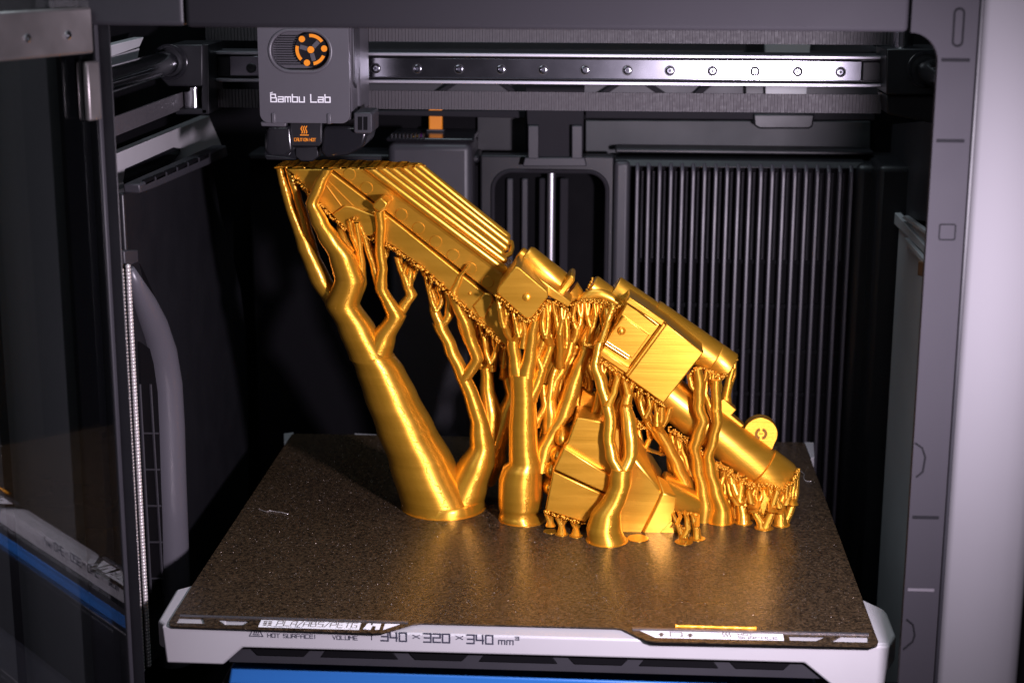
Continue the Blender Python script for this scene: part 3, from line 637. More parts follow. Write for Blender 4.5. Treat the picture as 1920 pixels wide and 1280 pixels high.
# ================================================================== heated bed, build plate
hb = thing('heated_bed', 'white plastic framed heated bed printed with size and warnings', 'heated bed', (0, 150, -40))
FY = 3.0
zt0 = -1.4
fl = ony(303, 1185, FY); fr_ = ony(1670, 1206, FY)
XL, XR = fl.x, fr_.x
def fz(x, py_mid):                                   # height on the bed front of a photo row measured at the middle
    return ony(960, py_mid, FY).z
zcor = ony(310, 1243, FY).z; zcr = ony(1660, 1288, FY).z; zmid = fz(0, 1246)
cut0 = ony(418, 1243, FY); cut1 = ony(455, 1214, FY); cut2 = ony(1508, 1243, FY); cut3 = ony(1560, 1280, FY)
front = [Vector((XL, FY, zt0)), Vector((XL+1.5, FY, zcor)), Vector((cut0.x, FY, zcor)), Vector((cut1.x, FY, cut1.z)), Vector((cut2.x, FY, cut2.z)), Vector((cut3.x, FY, zcr)), Vector((XR-1.5, FY, zcr)), Vector((XR, FY, zt0))]
obj('front_apron', MB().prism(front, (0, 12, 0)), WHITE, hb, bevel=1.2, seg=3)
obj('bed_deck', MB().box((XL+12, FY+12.2, -9), (XR-12, 318, -1.5)), WHITE, hb, bevel=1)
# corner lobes that stand out beside the plate
def lobe(pts, nm): obj(nm, MB().prism([Vector((q.x, max(q.y, FY+1.6), q.z)) for q in (onz(x, y, -0.9) for x, y in pts)], (0, 0, -14)), WHITE, hb, bevel=1.4, seg=3)
lobe([(296, 1162), (303, 1180), (420, 1182), (430, 1085), (361, 1096), (330, 1104)], 'corner_lobe')
lobe([(1680, 1190), (1672, 1212), (1560, 1205), (1570, 1100), (1621, 1124), (1656, 1140), (1664, 1148)], 'corner_lobe')
for pts in ([(533, 834), (532, 812), (551, 810), (552, 830)], [(1508, 828), (1526, 829), (1527, 857), (1521, 858)], [(664, 812), (706, 814), (706, 822), (668, 822)]):
    a = [onz(x, y, -0.7) for x, y in pts]; obj('corner_tab', MB().prism(a, (0, 0, -8)), WHITE, hb, bevel=0.4)
# dark support truss and blue tray below
tr = [Vector((cut1.x-8, FY+3, cut1.z+1)), Vector((cut2.x+14, FY+3, cut2.z+1)), Vector((cut3.x-4, FY+3, cut2.z-9.5)), Vector((cut0.x+2, FY+3, cut1.z-9.5))]
obj('support_truss', MB().prism(tr, (0, 20, 0)), CHAR, hb, bevel=0.6)
w_ = (cut2.x-cut1.x)
for i in range(7):
    xa = cut1.x+2+i*w_/7; xb = cut1.x+w_/7*(i+1)-5; za, zb = cut1.z-0.3+(cut2.z-cut1.z)*i/6, cut1.z-5.2+(cut2.z-cut1.z)*i/6
    sl_ = 4.5 if i % 2 == 0 else -3.5
    obj('truss_slot', MB().prism([Vector((xa, FY+2.6, za)), Vector((xb, FY+2.6, za)), Vector((xb-sl_, FY+2.6, zb)), Vector((xa+sl_, FY+2.6, zb))], (0, 3, 0)), DARKWALL, hb, bevel=0.5)
# printing on the apron
U = Vector((1, 0, 0)); V_ = Vector((0, 0, 1)); NN = Vector((0, -1, 0))
def apron(text, x0, x1, yb, h, th_): lettering('apron_lettering', text, (ony(x0, yb, FY-0.03), U, V_, NN), wpx(x0, x1, yb, FY), h, th_, INK, hb)
apron('HOT SURFACE!', 502, 592, 1193.5, 1.9, 0.30); apron('WARNING!', 502, 568, 1180.0, 1.9, 0.30)
apron('VOLUME', 624, 670, 1197.5, 1.9, 0.30); apron('MAX BUILD', 624, 688, 1184.0, 1.9, 0.30); apron('|', 696, 698, 1197.5, 3.4, 0.4)
apron('340', 715, 762, 1200, 4.4, 0.72); apron('x', 773, 788, 1198, 3.4, 0.4); apron('320', 795, 843, 1202.5, 4.4, 0.72)
apron('x', 854, 869, 1200, 3.4, 0.4); apron('340', 876, 924, 1205, 4.4, 0.72); apron('mm', 935, 962, 1206.5, 3.0, 0.55); apron('^', 966, 973, 1206, 3.4, 0.4)
tri = [[(0, 0), (7, 0), (4.6, 5), (2.4, 5), (0, 0)], [(2, 0.9), (5, 0.9)]]+[[(2.4+k*1.1+0.25*math.sin(t*1.2), 1.7+t*0.45) for t in range(6)] for k in range(3)]
obj('warning_symbol', strokes(tri, (ony(468, 1191.5, FY-0.03), U, V_, NN), 0.95, 0.4), INK, hb, flat=True)

# removable sheet
out_px = [(319, 1171), (330, 1173), (706, 1185), (722, 1184.5), (775, 1169), (792, 1167), (1150, 1176), (1166, 1178), (1196, 1193), (1212, 1199), (1228, 1201.5), (1630, 1211), (1645, 1208), (1647, 1202), (1640, 1184), (1509, 831), (1505, 829), (553, 812.5), (547, 814), (361, 1096), (317, 1165)]
holes_px = [[(337, 1156.5), (380, 1158), (384, 1168.5), (330, 1167)], [(407, 1160), (472, 1162), (456, 1171), (422, 1170.5)], [(1479, 1190), (1552, 1191.5), (1530, 1201), (1481, 1200)], [(1577, 1191.5), (1627, 1192.5), (1627, 1203.5), (1556, 1202)]]
to2 = lambda pts: [(onz(x, y).x, onz(x, y).y) for x, y in pts]
bp_ = thing('build_plate', 'dark textured steel print sheet lying on the bed', 'print plate', (0, 160, -0.6))
curve_sheet('sheet', [to2(out_px)]+[to2(h) for h in holes_px], ((0, 0, 0), (1, 0, 0), (0, 1, 0), (0, 0, 1)), 0.55, PLATE, bp_)
from mathutils import noise as mnoise
GRAIN = mat('sheet grain', (0.24, 0.20, 0.17), 0.42, 0.6)
mb = MB(); rg = random.Random(3); Lf, Rf, Lb, Rb = onz(330, 1150), onz(1625, 1172), onz(553, 820), onz(1503, 835)
for _ in range(5000):
    u_, v_ = rg.random(), rg.random()
    q_ = Lf.lerp(Rf, u_).lerp(Lb.lerp(Rb, u_), v_); k_ = rg.uniform(0.14, 0.30)*(1.25 if rg.random() < 0.08 else 1)
    a_ = rg.uniform(0, 6.28); tx_, ty2 = rg.uniform(-.5, .5)*k_, rg.uniform(-.5, .5)*k_
    b3 = [q_+Vector((math.cos(a_+i*2.094)*k_, math.sin(a_+i*2.094)*k_, 0.01)) for i in range(3)]
    mb.faces(b3+[q_+Vector((tx_, ty2, k_*0.7))], [(0, 1, 3), (1, 2, 3), (2, 0, 3)])
stuff(obj('surface_grain', mb, GRAIN, bp_, flat=True))
def onplate(nm, pts, m_, h=0.06, z=0.02): return obj(nm, MB().prism([onz(x, y, z+h) for x, y in pts], (0, 0, -h)), m_, bp_, flat=True)
onplate('edge_fold_glint', [(337, 1151), (765, 1163.5), (765, 1166.2), (337, 1153.8)], ALU, 0.5)  # silver strip carries the highlight of the sheet's bend in its colour
onplate('edge_fold_glint', [(1185, 1175), (1629, 1185.6), (1629, 1188.4), (1186, 1178)], ALU, 0.5)
onplate('label', [(490, 1161.5), (677, 1166.8), (673, 1180), (484, 1174.5)], LABEL)
onplate('label', [(688, 1169), (691, 1167.6), (696, 1167.8), (695, 1171), (699, 1171.2), (695, 1179.5), (680, 1179)], LABEL)
onplate('label', [(699, 1168), (715, 1168.4), (711, 1179.5), (703, 1179.4), (705, 1173), (698, 1172.5)], LABEL)
onplate('label', [(722, 1168.5), (750, 1169.2), (718, 1180)], LABEL)
onplate('label', [(1200, 1181.3), (1468, 1188), (1470, 1200), (1229, 1194.5)], LABEL)
def plate_text(text, x0, x1, yb, yt, m_, th_):
    o_ = onz(x0, yb, 0.1); u = (onz(x1, yb+(x1-x0)*0.0275, 0.1)-o_); w = u.length; u.normalize(); h = (onz(x0, yt, 0.1)-o_).length
    lettering('plate_lettering', text, (o_, u, Vector((-u.y, u.x, 0)), Vector((0, 0, 1))), w, h, th_, m_, bp_)
plate_text('PLA/ABS/PETG', 518, 668, 1172.2, 1163.6, INKB, 0.36)
for i, j in ((0, 0), (1, 0), (0, 1), (1, 1), (0, 2), (1, 2)):
    onplate('label_mark', [(495+i*9-j*0.8, 1163.4+j*3.1+i*.2), (502+i*9-j*.8, 1163.6+j*3.1+i*.2), (501+i*9-j*.8, 1165.6+j*3.1+i*.2), (494+i*9-j*.8, 1165.4+j*3.1+i*.2)], INKB, 0.05, 0.1)
for x in (1240, 1294):
    y0 = 1184.5+(x-1240)*0.026; onplate('label_mark', [(x, y0), (x+7, y0+4.4), (x+3, y0+4.4), (x+3, y0+8), (x-3, y0+8), (x-3, y0+4.4), (x-7, y0+4.4)], INKB, 0.05, 0.1)
u = onz(1300, 1190)-onz(1200, 1187.3); u.normalize()
obj('label_mark', strokes([[(0.6, 0), (0, 0), (0, 5), (6, 5), (6, 0), (5.2, 0)]], (onz(1257, 1192, 0.1), u, Vector((-u.y, u.x, 0)), Vector((0, 0, 1))), 0.95, 0.5), INKB, bp_, flat=True)
obj('label_mark', strokes([[(k*1.8+0.5*math.sin(t*1.1), t*0.9) for t in range(7)] for k in range(3)], (onz(1357, 1193, 0.1), u, Vector((-u.y, u.x, 0)), Vector((0, 0, 1))), 0.85, 0.45), INKB, bp_, flat=True)
plate_text('HOT', 1384, 1412, 1190.2, 1187, INKB, 0.34); plate_text('SURFACE', 1385, 1458, 1196.4, 1192.2, INKB, 0.34)
# purge line left on the sheet
pth = [onz(1266+152*t/24, 1173.2+4.2*t/24+random.uniform(-.3, .3), 0.75) for t in range(25)]
tag(obj('purge_line', MB().tube(pth, [1.15]+[0.8+random.uniform(-.12, .15) for _ in range(23)]+[1.1], 9), mat('orange gold filament', (0.85, 0.36, 0.02), 0.3, 0.2), sharp=70), 'thin orange filament line laid on the front of the sheet', 'filament')
def hair(pts, lab):
    tag(obj('filament_hair', MB().tube([onz(x, y, 0.4) for x, y in pts], 0.14, 5), CLEAR, sharp=80), lab, 'filament')
hair([(1500, 882), (1508, 888), (1507, 897), (1512, 902), (1522, 902)], 'fine stray filament hair curling beside the muzzle end')
hair([(485, 954), (500, 959), (505, 957), (528, 960), (540, 963), (541, 962)], 'pale filament hair lying on the rear left of the sheet')

tb = thing('blue_tray', 'glossy blue tray seen under the front of the bed', 'tray', (0, 20, -90))
ty = 14
q0 = ony(425, 1249, ty); q1 = ony(1530, 1282, ty)
obj('tray_front', MB().prism([Vector((q0.x+2, ty, q0.z)), Vector((q1.x, ty, q0.z-2.2)), Vector((q1.x+3, ty, q0.z-10)), Vector((q0.x, ty, q0.z-10))], (0, 60, 0)), BLUE, tb, bevel=1.5, seg=3)
obj('tray_base', MB().box((q0.x-4, ty-2, q0.z-70), (q1.x, ty+58, q0.z-10.3)), BLACK, tb, bevel=1.0)
# ================================================================== the gold print: blaster and its tree supports
pb = thing('printed_blaster', 'shiny gold printed toy blaster standing on its branching supports', 'printed model', (0, 180, 0))
ZC = 202.0
def gp(nm, pts, Y0, Y1, bevel=0.6, parent=None, top=False, seg=2):
    mb = MB().prism(P(pts, Y0), (0, Y1-Y0, 0))
    if top: mb.cut_top(ZC)
    return obj(nm, mb, GOLD, parent or pb, bevel=bevel, seg=seg)
# fore-end panel
fe = gp('fore_end_panel', [(470, 262), (560, 262), (622, 324), (696, 380), (756, 427), (863, 513), (950, 582), (952, 652), (905, 606), (842, 546), (790, 500), (735, 461), (690, 442), (642, 422), (610, 392), (575, 356), (548, 326)], 170, 204, 0.7, top=True)
gp('cheek_plate', [(646, 386), (660, 388), (701, 404), (727, 408), (700, 440), (668, 446), (642, 424), (622, 402)], 167.6, 172, 0.6, fe)
for a, b in (((612, 348), (640, 386)), ((616, 340), (662, 386))):
    obj('raised_line', MB().tube([ony(*a, 169.9), ony(*b, 169.9)], 0.5, 8), GOLD, fe)
gp('end_pad', [(886, 574), (908, 549), (920, 552), (926, 562), (908, 598), (898, 596)], 168.4, 172, 0.8, fe)
c = ony(881, 550, 169.8); obj('pin', MB().ball(c, 0.9, 2), GOLD, fe)
# band with round studs
bd = gp('stud_band', [(540, 236), (600, 236), (690, 312), (955, 508), (955, 577), (900, 534), (640, 331), (560, 270)], 173.5, 204, 0.5, top=True)
first = None
for i in range(9):
    if i == 2: continue
    c = ony(655+32.4*i, 327+25.2*i, 173.5)
    if first is None: first = obj('stud', MB().lathe(c, c+Vector((0, -1, 0)), [(-1, 3.5), (0.35, 3.5), (0.6, 3.2), (0.62, 0.2)], 26), GOLD, bd); c0 = c
    else: copy_at(first, c-c0)
# ribbed rail on top
ribs = [((652, 286), (951, 509), 172.5, 2.3), ((674, 286), (950, 492), 177, 2.3), ((694, 286), (945, 478), 182.5, 2.5), ((716, 286), (953, 468), 188.5, 2.2), ((736, 286), (957, 458), 194.5, 2.5), ((750, 284), (956, 449), 201, 2.7)]
s0_ = [ony(630, 292, 174)]+[ony(a[0], a[1], Y)+Vector((0, 0, -1.2)) for a, b, Y, r in ribs]+[ony(640, 300, 206)]
s1_ = [ony(938, 522, 174)]+[ony(b[0]-5, b[1]-3, Y)+Vector((0, 0, -1.2)) for a, b, Y, r in ribs]+[ony(930, 520, 206)]
obj('rail_bed', MB().loft([s0_, s1_]).cut_top(ZC), GOLD, pb, bevel=0.5)
for a, b, Y, r in ribs:
    p0 = ony(*a, Y); p1 = ony(*b, Y); l = (p1-p0).length
    mb = MB().lathe(p0, p1, [(0, r), (l-r, r), (l-0.6*r, r*0.9), (l-0.25*r, r*0.62), (l, r*0.1)], 18); mb.cut_top(ZC)
    obj('rail_rib', mb, GOLD, pb, sharp=50)
obj('rail_end', MB().tube([ony(945, 482, 183), ony(956, 476, 188), ony(960, 466, 194), ony(958, 454, 200)], 1.6, 10), GOLD, pb)
# unfinished top layer: honeycomb infill
mb = MB()
reg = [(-147, 172), (-70, 174.5), (-67.5, 188), (-80, 203), (-120, 205), (-146, 203)]
def inside(x, y):
    r = False; n = len(reg)
    for i in range(n):
        (x1, y1), (x2, y2) = reg[i], reg[(i+1) % n]
        if (y1 > y) != (y2 > y) and x < (x2-x1)*(y-y1)/(y2-y1)+x1: r = not r
    return r
hs = 3.4
for iy in range(-1, 16):
    for ix in range(0, 34):
        cx = -150+ix*hs*1.5; cy_ = 171+iy*hs*1.732+(hs*0.866 if ix % 2 else 0)
        if not inside(cx, cy_): continue
        for k in range(3):
            a0, a1 = math.radians(60*k), math.radians(60*k+60)
            a = Vector((cx+hs*math.cos(a0), cy_+hs*math.sin(a0), ZC+0.5)); b = Vector((cx+hs*math.cos(a1), cy_+hs*math.sin(a1), ZC+0.5))
            d = (b-a).normalized(); e = Vector((-d.y, d.x, 0))*0.38
            mb.prism([a+e, b+e, b-e, a-e], (0, 0, -0.8))
stuff(obj('infill', mb, GOLD, pb, flat=True))
# cube lug and square block
cl = gp('cube_lug', [(714, 371), (728, 381), (724, 390), (711, 398), (699, 390), (698, 384)], 157, 172, 0.9)
blk = gp('square_block', [(965, 500), (975, 501.5), (1026, 545), (1029, 551), (1027, 558), (998, 596), (990, 598), (984, 597), (933, 552), (930.5, 546), (934, 538)], 143, 176, 0.9)
c = ony(987, 557, 143); obj('button', MB().lathe(c+Vector((0, 1, 0)), c+Vector((0, -1, 0)), [(0, 2.2), (1.2, 2.2), (2.0, 1.7), (2.3, 0.8), (2.35, 0.1)], 20), GOLD, blk)
gp('block_rail', [(980, 498), (1072, 566), (1066, 576), (1030, 556), (975, 508)], 155, 185, 0.6)
# scope tube
def axis(a, b, Y, Yb=None): return ony(*a, Y), ony(*b, Yb or Y)
p0, p1 = axis((981, 480), (1062, 543), 182); l = (p1-p0).length
sc_ = obj('scope_tube', MB().lathe(p0, p1, [(-3, 3.6), (-2.6, 4.2), (0, 4.4), (0.3, 7.0), (2.2, 7.9), (l-6, 7.9), (l-4, 7.2), (l, 7.2)], 32), GOLD, pb, sharp=40)
gp('scope_flange', [(1069, 516), (1077, 518), (1078, 527), (1052, 560), (1044, 556), (1045, 549)], 170, 192, 1.0)
p0, p1 = axis((1068, 546), (1092, 566), 181); l = (p1-p0).length
obj('scope_cone', MB().lathe(p0, p1, [(0, 7.0), (l*0.5, 5.6), (l, 2.4)], 28), GOLD, pb)
p0, p1 = axis((1106, 537), (1158, 572), 186); l = (p1-p0).length
obj('eyepiece', MB().lathe(p0, p1, [(0, 6.9), (0.8, 7.6), (2, 7.6), (l, 7.0)], 28), GOLD, pb, sharp=40)
obj('curved_pipe', MB().tube([ony(x, y, 178) for x, y in ((1086, 566), (1098, 556), (1112, 551), (1128, 552), (1145, 559), (1165, 573))], [2.6, 3.0, 3.2, 3.2, 3.2, 3.0], 14), GOLD, pb, sharp=60)
# upper barrel
p0, p1 = axis((1148, 543), (1366, 690), 188); l = (p1-p0).length
obj('upper_barrel', MB().lathe(p0, p1, [(0, 8.6), (0.5, 8.9), (26, 8.9), (26.6, 10.0), (28, 10.2), (l-11, 9.8), (l-10.6, 9.5), (l-10, 9.8), (l-0.5, 9.7), (l, 9.3)], 44), GOLD, pb, sharp=35)
# receiver box
rc = gp('receiver_box', [(1181, 558), (1250, 604), (1320, 660), (1244, 757), (1175, 708), (1122, 669)], 158, 188, 0.6)
gp('receiver_cover', [(1250, 607), (1319.5, 661), (1244, 756), (1176, 707)], 150, 160, 0.7, rc)
gp('frame_bar', [(1181, 557), (1247, 601), (1241, 611), (1172, 566)], 152, 160, 0.6, rc)
gp('frame_bar', [(1244, 606), (1249, 610), (1178, 707), (1172, 704)], 151.5, 160, 0.6, rc)
gp('frame_bar', [(1125, 654), (1188, 695), (1180, 704), (1120, 664)], 154, 160, 0.6, rc)
gp('inner_plate', [(1168, 592), (1218, 628), (1186, 672), (1136, 638)], 156.2, 160, 0.5, rc)
for a, b in (((1178, 566), (1234, 609)), ((1138, 640), (1180, 667)), ((1135, 644), (1178, 672)), ((1171, 592), (1141, 634))):
    obj('raised_line', MB().tube([ony(*a, 154.2), ony(*b, 154.2)], 0.55, 8), GOLD, rc)
c = ony(1165, 620, 156.2); obj('dome', MB().ball(c+Vector((0, 0.6, 0)), 2.6, 3), GOLD, rc)
# lower barrel, collar, lugs
p0, p1 = axis((1095, 621), (1468, 906), 186); l = (p1-p0).length
obj('lower_barrel', MB().lathe(p0, p1, [(0, 11), (2, 12.3), (l-17, 12.3), (l-16.8, 11.8), (l-16.2, 13.2), (l-2.2, 13.2), (l-0.7, 12.7), (l, 11)], 48), GOLD, pb, sharp=35)
lug = []
cc = ony(1426, 814, 186)
for k in range(33):
    a = math.radians(215-k*245/32); lug.append(cc+Vector((math.cos(a)*9.9, 0, math.sin(a)*9.9)))
lug += [ony(1446, 848, 186), ony(1398, 812, 186)]
lg_ = obj('ring_lug', MB().prism(lug, (0, 8, 0)), GOLD, pb, bevel=0.5)
c = ony(1427, 813, 185.9)
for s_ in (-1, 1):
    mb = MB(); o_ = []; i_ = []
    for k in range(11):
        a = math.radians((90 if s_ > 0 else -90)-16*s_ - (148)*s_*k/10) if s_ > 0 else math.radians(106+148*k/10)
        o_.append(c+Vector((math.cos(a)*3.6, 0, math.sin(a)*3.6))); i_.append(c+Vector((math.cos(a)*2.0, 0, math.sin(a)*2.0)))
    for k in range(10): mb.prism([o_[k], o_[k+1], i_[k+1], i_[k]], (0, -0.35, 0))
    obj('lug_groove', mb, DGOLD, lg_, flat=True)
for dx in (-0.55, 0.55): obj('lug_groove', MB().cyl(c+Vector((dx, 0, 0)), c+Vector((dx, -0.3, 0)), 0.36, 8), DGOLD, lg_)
gp('sight_tab', [(1350, 750), (1358, 748), (1381, 768), (1372, 778), (1396, 798), (1385, 804), (1346, 772)], 184, 192, 0.5)
# muzzle pad under the end
gp('muzzle_pad', [(1432, 915), (1444, 935), (1444, 955), (1434, 972), (1424, 958), (1424, 938)], 174, 182, 0.8)
# grip
g1 = [(1081, 783), (1118, 790), (1160, 800), (1200, 840), (1150, 900), (1098, 980), (1022, 957), (1036, 882), (1058, 838)]
gr = gp('grip_body', [(1064, 828), (1081, 783), (1130, 790), (1162, 806), (1170, 862), (1143, 892), (1058, 838)], 150, 196, 0.9)
gp('grip_step', [(1058, 838), (1144, 891), (1140, 926), (1038, 880)], 146.5, 196, 0.9, gr)
gp('grip_base', [(1037, 883), (1139, 929), (1098, 980), (1022, 957)], 148.5, 198, 0.9, gr)
mb = MB()
for x, y, r in ((1052, 812, 5.5), (1044, 846, 5.5), (1032, 872, 5.5), (1028, 905, 5)):
    q_ = ony(x+3, y, 172); mb.ball(q_, r, 3, (1.0, 2.6, 1.2))
obj('finger_grooves', mb, GOLD, gr, sharp=80)
def hull(nm, pts, parent=None, bevel=0.7):
    bm = bmesh.new(); vs = [bm.verts.new(ony(x, y, Y)*S) for x, y, Y in pts]
    r = bmesh.ops.convex_hull(bm, input=vs); 
    for v in [g for g in bm.verts if not g.link_faces]: bm.verts.remove(v)
    bmesh.ops.dissolve_limit(bm, angle_limit=0.09, verts=bm.verts[:], edges=bm.edges[:])
    return obj(nm, bm, GOLD, parent or pb, bevel=bevel)
hull('guard_body', [(1118, 738, 172), (1150, 790, 165), (1182, 850, 158), (1228, 888, 158), (1240, 922, 152), (1196, 1010, 148), (1168, 1004, 148), (1140, 960, 152), (1190, 800, 180), (1240, 880, 190), (1110, 760, 196), (1244, 925, 190), (1200, 1000, 196), (1150, 990, 196)])
hull('guard_flare', [(1232, 890, 160), (1244, 924, 150), (1200, 1010, 148), (1226, 1012, 148), (1262, 975, 150), (1268, 930, 152), (1250, 900, 160), (1240, 905, 190), (1215, 1000, 192), (1266, 940, 190)])
p0, p1 = axis((1246, 926), (1310, 946), 170); l = (p1-p0).length
p0, p1 = axis((1234, 920), (1313, 946), 171); l = (p1-p0).length
obj('trigger_block', MB().lathe(p0, p1, [(0, 11.8), (1, 12.4), (l-1, 6.4), (l, 5.6)], 40), GOLD, pb, sharp=35)
hull('lower_block', [(1225, 984, 150), (1262, 976, 150), (1296, 992, 150), (1290, 1010, 150), (1230, 1012, 148), (1225, 988, 186), (1292, 990, 186), (1286, 1004, 186), (1230, 1006, 186)])
gp('stock_spar', [(1090, 726), (1125, 748), (1165, 800), (1185, 850), (1150, 840), (1085, 760)], 176, 192, 1.0)

# ------------------------------------------------------------------ tree supports
def support(branches, brim=None, nm='tree_support'):
    """each branch: list of (photo x, photo y, half width in photo pixels, depth); rings are laid flat as layers"""
    mb = MB()
    for br_ in branches:
        pts = []
        Y = None
        for e in br_:
            if len(e) > 3: Y = e[3]
            pts.append([e[0], e[1], e[2], Y])
        # spread depth linearly between given values
        idx = [i for i, e in enumerate(br_) if len(e) > 3]
        for a, b in zip(idx, idx[1:]):
            for i in range(a, b): pts[i][3] = br_[a][3]+(br_[b][3]-br_[a][3])*(i-a)/(b-a)
        W = []
        for x, y, r, Yv in pts:
            w = ony(x, y, Yv); W.append((w, (r+(0.8 if r < 12 else 0))*mmpp(w)))
        if W[0][0].z < 3: W[0][0].z = 0.0
        W = sorted(W, key=lambda t: t[0].z)
        rings = []; ph = random.uniform(0, 9)
        for i in range(len(W)-1):
            (a, ra), (b, rb_) = W[i], W[i+1]; dz = b.z-a.z
            k = max(1, int(dz/1.6))
            for j in range(k):
                t = j/k; t2 = t*t*(3-2*t)*0.35+t*0.65
                c = a.lerp(b, t2); c.z = a.z+dz*t
                r = ra+(rb_-ra)*t
                wob = 0 if r > 8 else min(1, (8-r)/5); c.x += wob*(0.05*r*math.sin(c.z*0.5+ph)+0.06*math.sin(c.z*1.3+ph*2)); r *= 1+wob*0.03*math.sin(c.z*0.4+ph*3)
                rings.append((c, max(0.5, r)))
        rings.append((W[-1][0], max(0.5, W[-1][1])))
        mb.slices(rings, 20 if W[0][1] > 8 else 14)
        if max(r for c, r in rings) > 1.7 and len(rings) > 4:
            sp_ = []
            for c, r in rings:
                for h_ in (0, 0.8):
                    a = -1.22+random.uniform(-.10, .10); sp_.append(Vector((c[0]+r*math.cos(a), c[1]+r*math.sin(a), c[2]+h_)))
            if len(sp_) > 3: mb.tube(sp_[:-1], [random.uniform(0.10, 0.34) for _ in sp_[:-1]], 5)
    t = obj(nm, mb, GOLD, pb, sharp=75)
    if brim:
        m2 = MB()
        for x, y, r, Yv in brim:
            w = onz(x, y, 0.35) if Yv is None else Vector((ony(x, y, Yv).x, Yv, 0.35)); rr = r*mmpp(w); w.z = 0.05
            m2.cyl(w, w+Vector((0, 0, 0.3)), rr, 36)
        obj('brim', m2, GOLD, t)
    return t
# great left tree
support([
 [(832, 957, 77, 184), (834, 944, 76), (836, 932, 72, 184)],
 [(828, 952, 75, 184), (790, 862, 62), (760, 800, 56), (732, 738, 51), (712, 690, 46), (697, 664, 42, 178)],
 [(697, 672, 42, 178), (668, 612, 36), (642, 570, 33), (656, 524, 29), (642, 480, 26), (616, 442, 22, 163), (600, 416, 17), (585, 382, 12), (598, 348, 11), (614, 318, 10, 160)],
 [(640, 575, 28, 180), (600, 522, 21), (574, 462, 17), (560, 430, 12), (546, 395, 9), (536, 362, 8), (524, 316, 6, 176)],
 [(585, 480, 15, 180), (574, 432, 12), (566, 398, 9), (556, 365, 8), (541, 316, 7, 176)],
 [(697, 672, 38, 178), (716, 632, 26), (743, 592, 19, 174), (730, 568, 15), (714, 540, 12), (717, 505, 9), (712, 462, 8), (714, 432, 8), (711, 396, 10, 163)],
 [(741, 598, 16, 176), (758, 570, 13), (771, 552, 11), (762, 528, 9), (750, 500, 6), (744, 482, 5, 180)],
 [(766, 535, 9, 178), (768, 512, 7), (770, 496, 5, 182)], [(755, 512, 6, 178), (760, 500, 5), (762, 490, 4, 182)],
 [(650, 578, 22, 174), (676, 532, 12), (677, 500, 8), (672, 470, 6), (660, 440, 5), (655, 414, 5, 166)],
 [(678, 505, 8, 171), (674, 462, 6), (668, 418, 5, 166)], [(714, 548, 9, 172), (701, 502, 6), (690, 470, 5), (682, 440, 5), (675, 424, 4, 168)],
 [(655, 470, 10, 168), (642, 440, 7), (636, 425, 5, 172)],
], [(832, 957, 80, 184)])
# second tree leaning from the same foot
support([
 [(852, 954, 54, 184), (872, 910, 44), (893, 866, 35), (904, 838, 24), (899, 790, 18), (884, 740, 16), (868, 704, 15), (845, 652, 14), (824, 606, 14, 182)],
 [(826, 612, 12, 182), (815, 580, 10), (812, 556, 9), (802, 525, 7), (790, 498, 6, 184)], [(826, 614, 10, 182), (842, 590, 9), (843, 565, 8), (835, 542, 6, 184)],
 [(812, 562, 7, 184), (820, 545, 5), (818, 532, 5, 186)],
 [(870, 712, 14, 182), (884, 690, 13), (896, 672, 13), (883, 640, 13), (872, 602, 13), (857, 572, 11), (850, 546, 10, 172), (862, 520, 5), (879, 496, 2, 168)],
 [(872, 605, 8, 178), (880, 590, 5), (884, 580, 5, 180)],
])
support([
 [(905, 852, 24, 190), (918, 800, 24), (920, 770, 22), (914, 735, 15), (912, 690, 12), (906, 652, 10), (896, 618, 7), (888, 596, 5, 194)],
 [(910, 670, 8, 192), (918, 640, 6), (912, 612, 5, 194)],
 [(925, 850, 24, 192), (948, 780, 20), (962, 738, 15), (950, 700, 10), (938, 660, 8), (926, 630, 6, 196)], [(944, 680, 8, 194), (952, 650, 6), (944, 625, 5, 196)],
 [(900, 905, 30, 194), (925, 860, 26), (935, 800, 18, 196)],
])
# central column under the square block
support([
 [(980, 986, 43, 166), (976, 970, 42), (973, 958, 35), (975, 951, 40), (976, 930, 42), (976, 898, 41), (980, 874, 37), (985, 867, 31), (982, 840, 28), (981, 800, 27), (982, 750, 24), (980, 700, 24, 164)],
 [(972, 705, 18, 164), (966, 672, 13), (962, 640, 11), (957, 612, 9), (948, 580, 7), (940, 560, 6, 158)],
 [(962, 628, 8, 162), (950, 600, 5), (942, 575, 5, 158)], [(970, 640, 6, 162), (972, 615, 6), (966, 592, 5, 158)],
 [(986, 705, 19, 163), (995, 660, 13), (998, 625, 11), (1003, 600, 8, 156)],
 [(996, 640, 8, 160), (1010, 610, 6), (1024, 570, 5, 158)], [(1000, 650, 8, 160), (1018, 612, 6), (1032, 572, 5, 160)], [(980, 652, 7, 160), (984, 622, 6), (980, 600, 5, 156)],
 [(990, 752, 18, 164), (1012, 705, 10), (1016, 692, 9), (1008, 668, 8), (1018, 640, 7), (1030, 600, 6), (1040, 568, 5, 164)],
 [(1010, 700, 9, 164), (1024, 672, 9), (1032, 645, 8), (1034, 610, 7), (1046, 575, 5, 166)], [(1028, 660, 7, 165), (1042, 632, 6), (1050, 605, 6), (1058, 580, 5, 168)],
 [(1032, 630, 6, 166), (1038, 600, 5), (1036, 575, 5, 166)],
], [(980, 986, 46, 166)])
